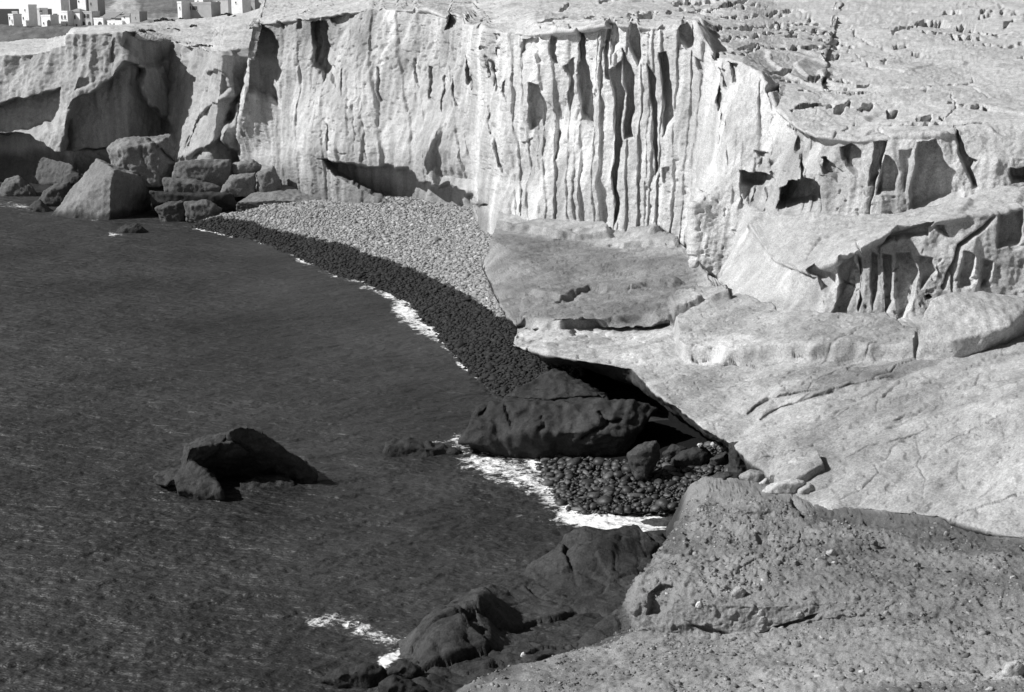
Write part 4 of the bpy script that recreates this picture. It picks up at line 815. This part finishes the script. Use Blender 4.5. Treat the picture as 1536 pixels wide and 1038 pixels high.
for lb, Y0, pts, tn in [
    ('tall rounded boulder standing on the cobbles at the mouth of the cave', 57.4, [(940, 682), (958, 666), (986, 660), (991, 684), (975, 709), (950, 702)], 1.2),
    ('long smooth dark boulder lying on the cobbles in the cave', 58.6, [(1004, 690), (1020, 676), (1058, 669), (1070, 684), (1060, 697), (1020, 699)], .5),
    ('dark boulder behind the tall rounded one', 60, [(994, 678), (1010, 667), (1032, 672), (1028, 682), (1000, 684)], .5),
    ('dark slab leaning under the right end of the arch', 53.8, [(1092, 664), (1110, 664), (1150, 692), (1152, 712), (1094, 713)], .6),
    ('low grey boulder between the cobbles and the stony ground', 51.4, [(1066, 714), (1095, 706), (1124, 716), (1116, 730), (1080, 734)], .7),
    ('small dark stone by the leaning slab', 56, [(1064, 688), (1092, 676), (1096, 690), (1068, 696)], .4),
]: rock('boulder', lb, Y0, [dome(pts, -.4)], M_DARK, .07, .07, tone=tn, thick=1.0)
# rock in the sea
mS = lambda *p: [(200 + x / 5.12, 600 + y / 5.12, d) for x, y, d in p]
rock('sea_rock', 'dark peaked rock standing alone in the sea, its near face black', 57.5, [
    mS((735, 238, .2), (800, 205, .1), (880, 198, 0), (940, 240, .1), (1000, 252, .1), (1090, 320, .3), (1250, 440, .7), (1260, 590, 2.4), (870, 560, 2.7), (700, 560, 2.4)),
    mS((1090, 325, .4), (1180, 390, .5), (1250, 425, .6), (1280, 490, .7), (1400, 548, .9), (1395, 575, 1.0), (1250, 610, 1.6), (1100, 600, 1.8)),
    mS((428, 385, .3), (470, 355, .2), (690, 328, .2), (760, 320, .2), (900, 400, .6), (870, 560, 2.6), (700, 560, 2.3), (560, 555, 1.7), (470, 490, .8)),
    mS((385, 370, .8), (425, 372, -.2), (680, 328, .2), (740, 240, 1.2), (440, 470, 1.0), (380, 470, .2), (370, 540, .2), (560, 540, 1.2), (500, 300, 2.0)),
    mS((370, 480, -.2), (450, 470, -.2), (560, 550, -.8), (670, 660, -1.4), (680, 720, -1.5), (640, 760, -1.4), (340, 700, -1.0), (310, 600, -.6), (350, 560, -.4)),
    mS((150, 590, -.2), (190, 560, 0), (350, 515, .2), (320, 600, -.5), (250, 660, -.6), (180, 650, -.4)),
    mS((815, 630, .3), (880, 590, .9), (1190, 580, 1.0), (1240, 630, .8), (1245, 690, .4), (850, 745, -.3), (815, 695, -.2))], M_DARK, .05, .13, thick=1.6, cat='rock', tone=.65, seed=61)
for lb, Y0, pts in [
    ('flat black rock at the bottom edge, leftmost of the rocks below the wet shelf', 39.6, [(478, 1018), (500, 1002), (556, 994), (580, 1006), (576, 1040), (530, 1050), (486, 1030)]),
    ('round black rock between the foam and the wet shelf', 39.4, [(582, 1008), (600, 990), (632, 1000), (642, 1024), (604, 1026)]),
    ('black rock cut by the bottom edge of the picture, beside the dirt slope', 37.8, [(566, 1026), (586, 1014), (645, 1034), (650, 1064), (565, 1060)]),
]: rock('boulder', lb, Y0, [dome(pts, -.3)], M_DARK, .06, .08, tone=.2, thick=1.1)

# ------------------------------------------------------------ cobbles in the cove
cob_poly = [(800, 680), (880, 690), (940, 695), (1000, 690), (1090, 660), (1120, 700), (1075, 720), (1040, 745), (1010, 780), (900, 772), (840, 760), (820, 720)]
xs, ys = np.meshgrid(np.linspace(-2, 12, 120), np.linspace(46, 66, 140)); Gp = np.stack([xs, ys, 0 * xs], -1); uu, vv = proj(Gp)
cz = lambda u, v: np.clip(-1.0 * sstep(764, 776, v + (u - 940) * .06) + .1 + (u - 830) / 280 * .9 + (700 - v) / 100 * .25, -.6, 1.6)
Gp[..., 2] = cz(uu, vv) - .12
M_COB = rock_mat('wet_cobble', .022, .05, rough=.5, spec=.4, bumpd=.02, pits=.1)
grid_mesh('cove_floor', Gp, M_DARK, {'tone': 0 * uu - 1.8}, label='dark wet bed of the cove under the cobbles', cat='ground', kind='structure')  # wet bed, its tone lowered further to paint in the cave's shade
cob = []
tries = 0
while len(cob) < 620 and tries < 30000:
    tries += 1
    u, v = random.uniform(800, 1120), random.uniform(655, 785)
    if sdf(np.array([u]), np.array([v]), cob_poly)[0] > 2: continue
    r = min(.34, random.lognormvariate(math.log(.14), .48)); zc = float(cz(u, v)); p = B(u, v, zc)
    if any((p[0] - q[0]) ** 2 + (p[1] - q[1]) ** 2 < (.72 * (r + q[3])) ** 2 for q in cob): continue
    cob.append((p[0], p[1], zc, r))
cob.sort(key=lambda c: -c[3])
protos = []
for k in range(6):
    bm = bmesh.new(); bmesh.ops.create_icosphere(bm, subdivisions=2, radius=1)
    for vt in bm.verts:
        n_ = 1 + .22 * float(noise(np.array([vt.co[:]]), .9, 200 + k)[0]) + .08 * float(noise(np.array([vt.co[:]]), 2.2, 210 + k)[0]); n_ += .16 * (float(ridged(np.array([vt.co[:]]), .8, 1, 230 + k)[0]) - .6); vt.co = Vector((vt.co.x * (1.05 + .1 * k), vt.co.y * (.98 - .05 * k), vt.co.z * (.75 - .06 * k))) * n_
    for f in bm.faces: f.smooth = True
    me = bpy.data.meshes.new('cobble'); bm.to_mesh(me); bm.free()
    at = me.attributes.new('tone', 'FLOAT', 'POINT'); at.data.foreach_set('value', np.full(len(me.vertices), [0, .5, 1.0, .2, -.3, 1.5][k], dtype=np.float32)); me.materials.append(M_COB); protos.append(me)
for x, y, zc, r in cob[:300]:
    o = bpy.data.objects.new('cobble', random.choice(protos)); COL.objects.link(o)
    o.location = (x, y, zc); o.scale = (r, r, r); o.rotation_euler = (random.uniform(-.3, .3), random.uniform(-.3, .3), random.uniform(0, 6.28))
    tag(o, 'dark wet rounded cobble among many lying in the cove', 'cobble', 'wet cobbles in the cove')
rest = np.array(cob[300:]); extra = np.array([(*B(u, v, float(cz(u, v)))[:2], float(cz(u, v)) - .05, .09) for u, v in zip(rng.uniform(800, 1120, 4000), rng.uniform(655, 790, 4000)) if sdf(np.array([u]), np.array([v]), cob_poly)[0] < 6][:1800])
al = np.concatenate([rest, extra]); stones('small_cobbles', al[:, :3], al[:, 3] * 1.1, rng.normal(0, .5, len(al)), M_COB, label='small dark wet stones filling the gaps between the cobbles', cat='cobbles')
for u, v, w, lb in [(1050, 668, 5, 'small white stone at the back of the cave, behind the long dark boulder'), (1072, 667, 7, 'white rounded stone at the back of the cave, nearest the leaning slab'), (1082, 672, 5, 'white stone half hidden beside the leaning slab')]:
    rock('white_stone', lb, 58.5, [dome([(u - w, v), (u - w * .5, v - w * .6), (u + w * .6, v - w * .6), (u + w, v), (u, v + w * .7)], -.1)], M_PALEB, .03, .02, tone=.5, thick=.25, cat='stone')

# ------------------------------------------------------------ loose stones and gravel on the stony ground
def on_fg(u, v):
    d = (Fg.u - u) ** 2 + (Fg.v - v) ** 2; d[:8] = 1e9; k = np.unravel_index(np.argmin(d), d.shape); return Fg.P[k]
for u, v, w, lb, tn in [
    (1246, 832, 11, 'pale angular stone lying alone in the middle of the stony ground', .5), (1108, 888, 12, 'pale lump of rock at the broken edge of the block', .1), (1049, 906, 6, 'small white chip on the face of the block', 1.2),
    (1339, 836, 6, 'small dark stone right of the pale angular one', -.6), (1142, 918, 6, 'small pale stone above the foot of the block', .4), (1200, 922, 7, 'grey stone on the crumbling edge of the block', .1), (1145, 928, 6, 'grey stone just below the small pale stone', 0),
    (1225, 812, 5, 'dark pebble near the back of the stony ground', -.7), (1312, 814, 6, 'dark stone by the crack in the stony ground', -.7), (1455, 905, 7, 'white flat stone near the right edge of the ground', 1.1), (1520, 868, 8, 'pale stone in the dark hollow at the right edge', .6),
    (1500, 922, 8, 'dark stone at the foot of the hollow at the right', -.4), (1330, 920, 7, 'flat grey stone where block and dirt slope meet', .2), (1375, 848, 7, 'rough grey stone among the gravel left of the hollow', -.2), (1522, 1004, 20, 'pale boulder cut by the right edge, lowest on the dirt slope', .6),
    (1420, 800, 5, 'pebble lying on the smooth dark ground below the slab', .1), (1065, 978, 6, 'small grey stone on the dirt slope below the block', -.1), (960, 968, 5, 'dark pebble at the top of the dirt slope', -.4), (1100, 982, 6, 'dark stone on the middle of the dirt slope', -.5), (785, 982, 5, 'white pebble on the edge of the dirt slope over the wet shelf', .9)]:
    p = on_fg(u, v + w * .3); r = w / 2133 * p[1] * 1.05
    Yp = p[1]
    rock('loose_stone', lb, Yp, [dome([(u - w, v + w * .3), (u - w * .6, v - w * .5), (u + w * .2, v - w * .75), (u + w * .9, v - w * .1), (u + w * .8, v + w * .5), (u - w * .3, v + w * .7)], -r * .4)], M_DIRT, max(.015, r * .12), r * .12, tone=tn, thick=r * 1.2, cat='stone')
mk = (Fg.v > 745) & (Fg.v < 1120) & (Fg.u > 690) & (Fg.N[..., 2] > .4)
dens = mk * (.25 + sstep(-.2, .4, noise(Fg.base, .8, 141))) * (1 - .8 * soft_poly(Fg, m9((640, 60), (1350, 95), (1536, 190), (1060, 150)), 10))
C_ = scatter(Fg, 12000, 8, None, dens); R_ = np.minimum(.12, rng.lognormal(math.log(.03), .5, len(C_)))
stones('gravel', C_, R_, rng.normal(-.45, .5, len(C_)), M_DIRT, label='gravel and small stones strewn over the stony ground', cat='gravel')

# ------------------------------------------------------------ far shore: low cliff, village ground and hillside
fs = []
for u, cl, tp, gnd, b1, b2, b3 in [
    (-260, (66, 380), (50, 400), (46, 430), (40, 500), (60, 600), (80, 700)), (-60, (64, 380), (44, 392), (42, 430), (38, 500), (45, 600), (60, 700)), (30, (63, 380), (42, 392), (41, 430), (38, 500), (40, 600), (50, 700)),
    (90, (62, 380), (41, 392), (40, 430), (30, 500), (24, 600), (24, 700)), (140, (60, 380), (41, 392), (39, 430), (20, 500), (6, 600), (-6, 720)), (185, (58, 380), (40, 392), (36, 430), (16, 500), (-4, 600), (-24, 720)), (215, (55, 380), (38, 392), (33, 430), (20, 500), (-4, 600), (-30, 720)),
    (270, (50, 360), (34, 380), (29, 420), (18, 500), (-6, 600), (-34, 720)), (330, (45, 350), (26, 380), (22, 420), (10, 500), (-12, 600), (-40, 720)), (420, (35, 340), (18, 370), (10, 420), (-4, 500), (-24, 600), (-50, 720)), (620, (20, 340), (8, 370), (0, 420), (-14, 500), (-34, 600), (-60, 720))]:
    fs.append([A(u, cl[0] + 6, cl[1] - 50)] + [A(u, *q) for q in (cl, tp, gnd, b1, b2, b3)])
V_ = Sheet(np.array(fs).transpose(1, 0, 2), [6, 26, 8, 16, 22, 22], [30, 40, 40, 36, 30, 24, 36, 36, 40, 30], smooth=2)
push(V_, 1.1 * fbm(V_.base, .05, 4, 151) + .35 * fbm(V_.base, .3, 3, 152))
V_.tone += -1.3 + .5 * fbm(V_.base, .06, 3, 153)
V_.tone += 1.3 * soft_poly(V_, [(150, 22), (165, 10), (178, -6), (200, -6), (212, 16), (222, 30), (190, 40), (150, 40)], 4) + 1.1 * sstep(300, 345, V_.u) + .9 * soft_poly(V_, [(200, 24), (330, 20), (330, 40), (190, 45)], 3)
V_.build('hillside', M_SHELF, label='far low cliff and hillside carrying the village', cat='hillside', kind='structure')

# low scrub on the plateau behind the bay cliff
m = Mat('scrub_leaf'); m.col(m.ramp(m.noise(3, 3), .3, .7, .04, .10)); m.b.inputs['Roughness'].default_value = .8; M_SCRUB = m.m
def shrub(u, v, w, h):
    dd = (L.u - u) ** 2 + (L.v - v) ** 2 + (L.N[..., 2] < .3) * 1e6; p = L.P[np.unravel_index(np.argmin(dd), dd.shape)]; r_ = w / FPX * p[1]; hz = h / FPX * p[1] * 1.4
    n = 260; c = rng.normal(size=(n, 3)); c /= np.linalg.norm(c, axis=1)[:, None]; c *= rng.uniform(.35, 1, (n, 1)) ** .6 * (1 + .35 * noise(c, 1.6, int(u)))[:, None]; c[:, 2] = np.abs(c[:, 2]); c *= np.array((r_, r_ * .7, hz))
    a = rng.normal(size=(n, 3)); b = rng.normal(size=(n, 3)); k = .16 * max(hz, .5)
    V = np.stack([c - a * k, c + b * k, c + a * k, c - b * k], 1).reshape(-1, 3); o = mesh_np('shrub', V, np.arange(n * 4).reshape(n, 4), M_SCRUB, smooth=False, label='low dark shrub on the pale plateau between the bay cliff and the houses', cat='shrub', group='shrubs on the plateau')
    o.location = Vector(p)
for q_ in [(247, 30, 7, 3), (258, 29, 6, 3), (237, 34, 5, 2), (254, 45, 4, 3), (264, 44, 5, 2), (226, 46, 6, 2), (290, 41, 5, 2), (272, 29, 4, 2), (345, 25, 4, 2), (352, 26, 3, 2), (318, 18, 7, 3), (334, 15, 6, 3), (340, 16, 5, 3), (213, 48, 5, 2), (303, 27, 4, 2), (378, 42, 4, 2)]: shrub(*q_)
# village houses
def plain(name, v, rough=.9):
    m = Mat(name); m.col(m.ramp(m.noise(1.2, 3), .3, .7, v * .88, v * 1.06)); m.b.inputs['Roughness'].default_value = rough; return m.m
M_WHITE = plain('white_render', .86); M_GREYW = plain('grey_render', .36); M_PALEG = plain('pale_render', .58); M_DK = plain('dark_opening', .06, .4); M_ROOF = plain('roof_tiles', .24); M_SHADE = plain('dark_cloth', .05); M_MIDW = plain('weathered_render', .48)
def box_np(bm, x0, x1, y0, y1, z0, z1):
    vs = [bm.verts.new((x, y, z_)) for z_ in (z0, z1) for x, y in ((x0, y0), (x1, y0), (x1, y1), (x0, y1))]
    for f in ((0, 3, 2, 1), (4, 5, 6, 7), (0, 1, 5, 4), (1, 2, 6, 5), (2, 3, 7, 6), (3, 0, 4, 7)): bm.faces.new([vs[k] for k in f])
def part(name, bm, mat, parent):
    bm.normal_update(); me = bpy.data.meshes.new(name); bm.to_mesh(me); bm.free(); me.materials.append(mat)
    o = bpy.data.objects.new(name, me); COL.objects.link(o); o.parent = parent; return o
def house(label, u0, u1, v0, v1, Y, depth, mat, wins=(), doors=(), roof='flat', rot=0, cat='house', arches=()):
    """u0..u1, v0..v1: the front as the photo shows it; wins/doors in the same pixels"""
    a, b = A(u0, v1, Y), A(u1, v0, Y); t = bpy.data.objects.new('house', None); COL.objects.link(t)
    cx = (a[0] + b[0]) / 2; gz = a[2]; hw = (b[0] - a[0]) / 2; ht = b[2] - gz
    t.location = (cx, Y, gz); t.rotation_euler = (0, 0, rot - .5); depth = min(depth, 3.2); tag(t, label, cat, 'village houses')
    X = lambda u: A(u, v1, Y)[0] - cx
    Zz = lambda v: A(u0, v, Y)[2] - gz
    bm = bmesh.new(); box_np(bm, -hw, hw, 0, depth, -3, ht)
    part('wall', bm, mat, t)
    if roof == 'flat':
        bm = bmesh.new(); p = .25
        for x0, x1, y0, y1 in ((-hw - .06, hw + .06, -.06, p), (-hw - .06, hw + .06, depth - p, depth + .06), (-hw - .06, -hw + p, p, depth - p), (hw - p, hw + .06, p, depth - p)): box_np(bm, x0, x1, y0, y1, ht + .003, ht + .45)
        part('parapet', bm, mat, t)
    elif roof == 'hip':
        bm = bmesh.new(); e = .35; rz = ht + .003; h_ = min(hw, depth / 2) * .55
        c = [bm.verts.new(q) for q in ((-hw - e, -e, rz), (hw + e, -e, rz), (hw + e, depth + e, rz), (-hw - e, depth + e, rz))]
        r1 = bm.verts.new((-hw * .3, depth / 2, rz + h_)); r2 = bm.verts.new((hw * .3, depth / 2, rz + h_))
        for f in ((c[0], c[1], r2, r1), (c[2], c[3], r1, r2), (c[1], c[2], r2), (c[3], c[0], r1), (c[3], c[2], c[1], c[0])): bm.faces.new(f)
        part('roof', bm, M_ROOF, t)
    elif roof == 'mono':
        bm = bmesh.new(); e = .3; rz = ht + .003
        lo = [bm.verts.new(q) for q in ((-hw - e, -e, rz), (hw + e, -e, rz), (hw + e, depth, rz + 1.6), (-hw - e, depth, rz + 1.6))]
        hi = [bm.verts.new(q.co + Vector((0, 0, .18))) for q in lo]
        for f in ((3, 2, 1, 0),): bm.faces.new([lo[k] for k in f])
        bm.faces.new(hi)
        for k in range(4): bm.faces.new((lo[k], lo[(k + 1) % 4], hi[(k + 1) % 4], hi[k]))
        part('roof', bm, M_ROOF, t)
    for x0, x1, y0, y1 in wins:
        bm = bmesh.new(); w0, w1, z0, z1 = X(x0), X(x1), Zz(y1), Zz(y0); box_np(bm, w0, w1, -.02, .2, z0, z1); w_ = part('window', bm, M_DK, t)
        bm = bmesh.new(); box_np(bm, w0 - .1, w1 + .1, -.12, -.022, z0 - .12, z0 - .003); part('sill', bm, mat, w_)
    for x0, x1, y0 in doors:
        bm = bmesh.new(); box_np(bm, X(x0), X(x1), -.03, .3, -1, Zz(y0)); part('door', bm, M_DK, t)
    for x0, x1, y0 in arches:
        bm = bmesh.new(); w0, w1, zt = X(x0), X(x1), Zz(y0); r = (w1 - w0) / 2; prof = [(w0, -1), (w1, -1)] + [(w0 + r + r * math.cos(k * math.pi / 10), zt - r + r * math.sin(k * math.pi / 10)) for k in range(11)]
        fr = [bm.verts.new((x, -.03, z_)) for x, z_ in prof]; bm.faces.new(fr)
        part('archway', bm, M_DK, t)
    return t
q = lambda *r: [(x0 / 5.12, x1 / 5.12, y0 / 5.12, y1 / 5.12) for x0, x1, y0, y1 in r]
d_ = lambda *r: [(x0 / 5.12, x1 / 5.12, y0 / 5.12) for x0, x1, y0 in r]
house('small ragged white house at the seaward end of the village', 12.5, 21, 23, 43, 424, 7, M_WHITE, q((95, 105, 150, 175), (70, 82, 130, 150)), d_((80, 92, 190)))
house('narrow pale house behind the seaward white one', 18, 28, 19, 41, 440, 8, M_MIDW, q((105, 118, 110, 135)), ())
house('tall plain white block near the seaward end', 28, 45, 9, 43, 428, 9, M_WHITE, q((175, 188, 130, 150), (200, 212, 70, 88)), d_((160, 172, 185)))
house('pale flat-roofed block with two dark roof openings', 44.5, 62, 14, 42, 438, 9, M_PALEG, q((265, 285, 110, 130), (335, 350, 105, 125), (262, 285, 50 + 28, 70 + 26), (325, 350, 78, 96)), ())
house('low white house with a dark arch', 60, 78, 24.5, 43, 421, 7, M_WHITE, q((325, 338, 172, 186)), (), arches=d_((368, 410, 152)))
house('tall white tower house with one large dark window', 77, 93, -8, 42, 436, 10, M_WHITE, q((405, 450, 105, 150)), ())
house('two-storey white house with a pair of windows', 90, 103, 18.5, 43, 424, 8, M_WHITE, q((468, 483, 118, 145), (500, 517, 118, 145)), d_((520, 527, 180)))
house('white house with a grey hipped roof', 103.5, 122, 17.5, 43, 425, 9, M_WHITE, q((543, 557, 118, 148), (573, 588, 118, 148)), d_((585, 600, 185)), roof='hip')
house('dark grey tower house behind the hipped roof', 93, 106, -6, 20, 462, 8, M_GREYW, q((490, 505, 15, 30)), ())
house('white upper house on the slope', 106, 131, -10, 14, 470, 9, M_WHITE, q((600, 615, 5, 18)), ())
house('grey-sided upper house beside the white one', 130, 148, -8, 18, 468, 9, M_GREYW, q((690, 705, 20, 40)), ())
house('glazed grey house with dark archways below', 122, 140, 19, 43, 424, 8, M_MIDW, q((640, 660, 108, 140), (670, 700, 108, 140)), (), arches=d_((615, 652, 165), (680, 712, 165)))
house('low white garage with a dark arch', 139, 157, 29, 42, 422, 7, M_WHITE, (), (), arches=d_((752, 795, 165)))
house('low shed under a dark slanting shade roof', 150, 176, 27, 36, 430, 7, M_MIDW, q((770, 800, 150, 165)), (), roof='mono', cat='shed')
house('long low white wall house with small openings', 157, 187, 33, 42, 420, 6, M_WHITE, q((830, 840, 178, 192), (870, 882, 178, 192)), ())
house('small white house with a hipped roof at the foot of the pale slope', 181, 196, 24, 40, 419, 6, M_WHITE, q((950, 962, 125, 140)), (), roof='hip')
house('grey windowless house standing forward of the pale slope', 195, 211, 19.5, 37, 417, 8, M_GREYW, q((1040, 1048, 130, 145)), ())
q2 = lambda *r: [(200 + x0 / 5.91, 200 + x1 / 5.91, y0 / 5.91, y1 / 5.91) for x0, x1, y0, y1 in r]
house('long grey house with a white end wall on the plateau', 273, 322, 6, 24, 330, 9, M_GREYW, q2((440, 495, 55, 88), (510, 568, 55, 88)), ())
house('white end wing of the long grey house', 266, 273, 5, 24, 329, 9, M_WHITE, q2((410, 420, 60, 80)), ())
house('white upper storey set back on the long grey house', 290, 306, -8, 5, 336, 8, M_WHITE, q2((560, 580, 5, 14)), ())
house('grey house with a dark roof farther along the plateau', 322, 344, -2, 14, 350, 9, M_MIDW, q2((740, 760, 10, 30)), (), roof='mono')
house('white cube house on the plateau', 345, 365, -6, 12, 345, 8, M_WHITE, q2((900, 915, 15, 30)), ())
house('low grey house at the end of the village road', 365, 384, 2, 9, 352, 7, M_GREYW, q2((1000, 1015, 18, 30)), ())
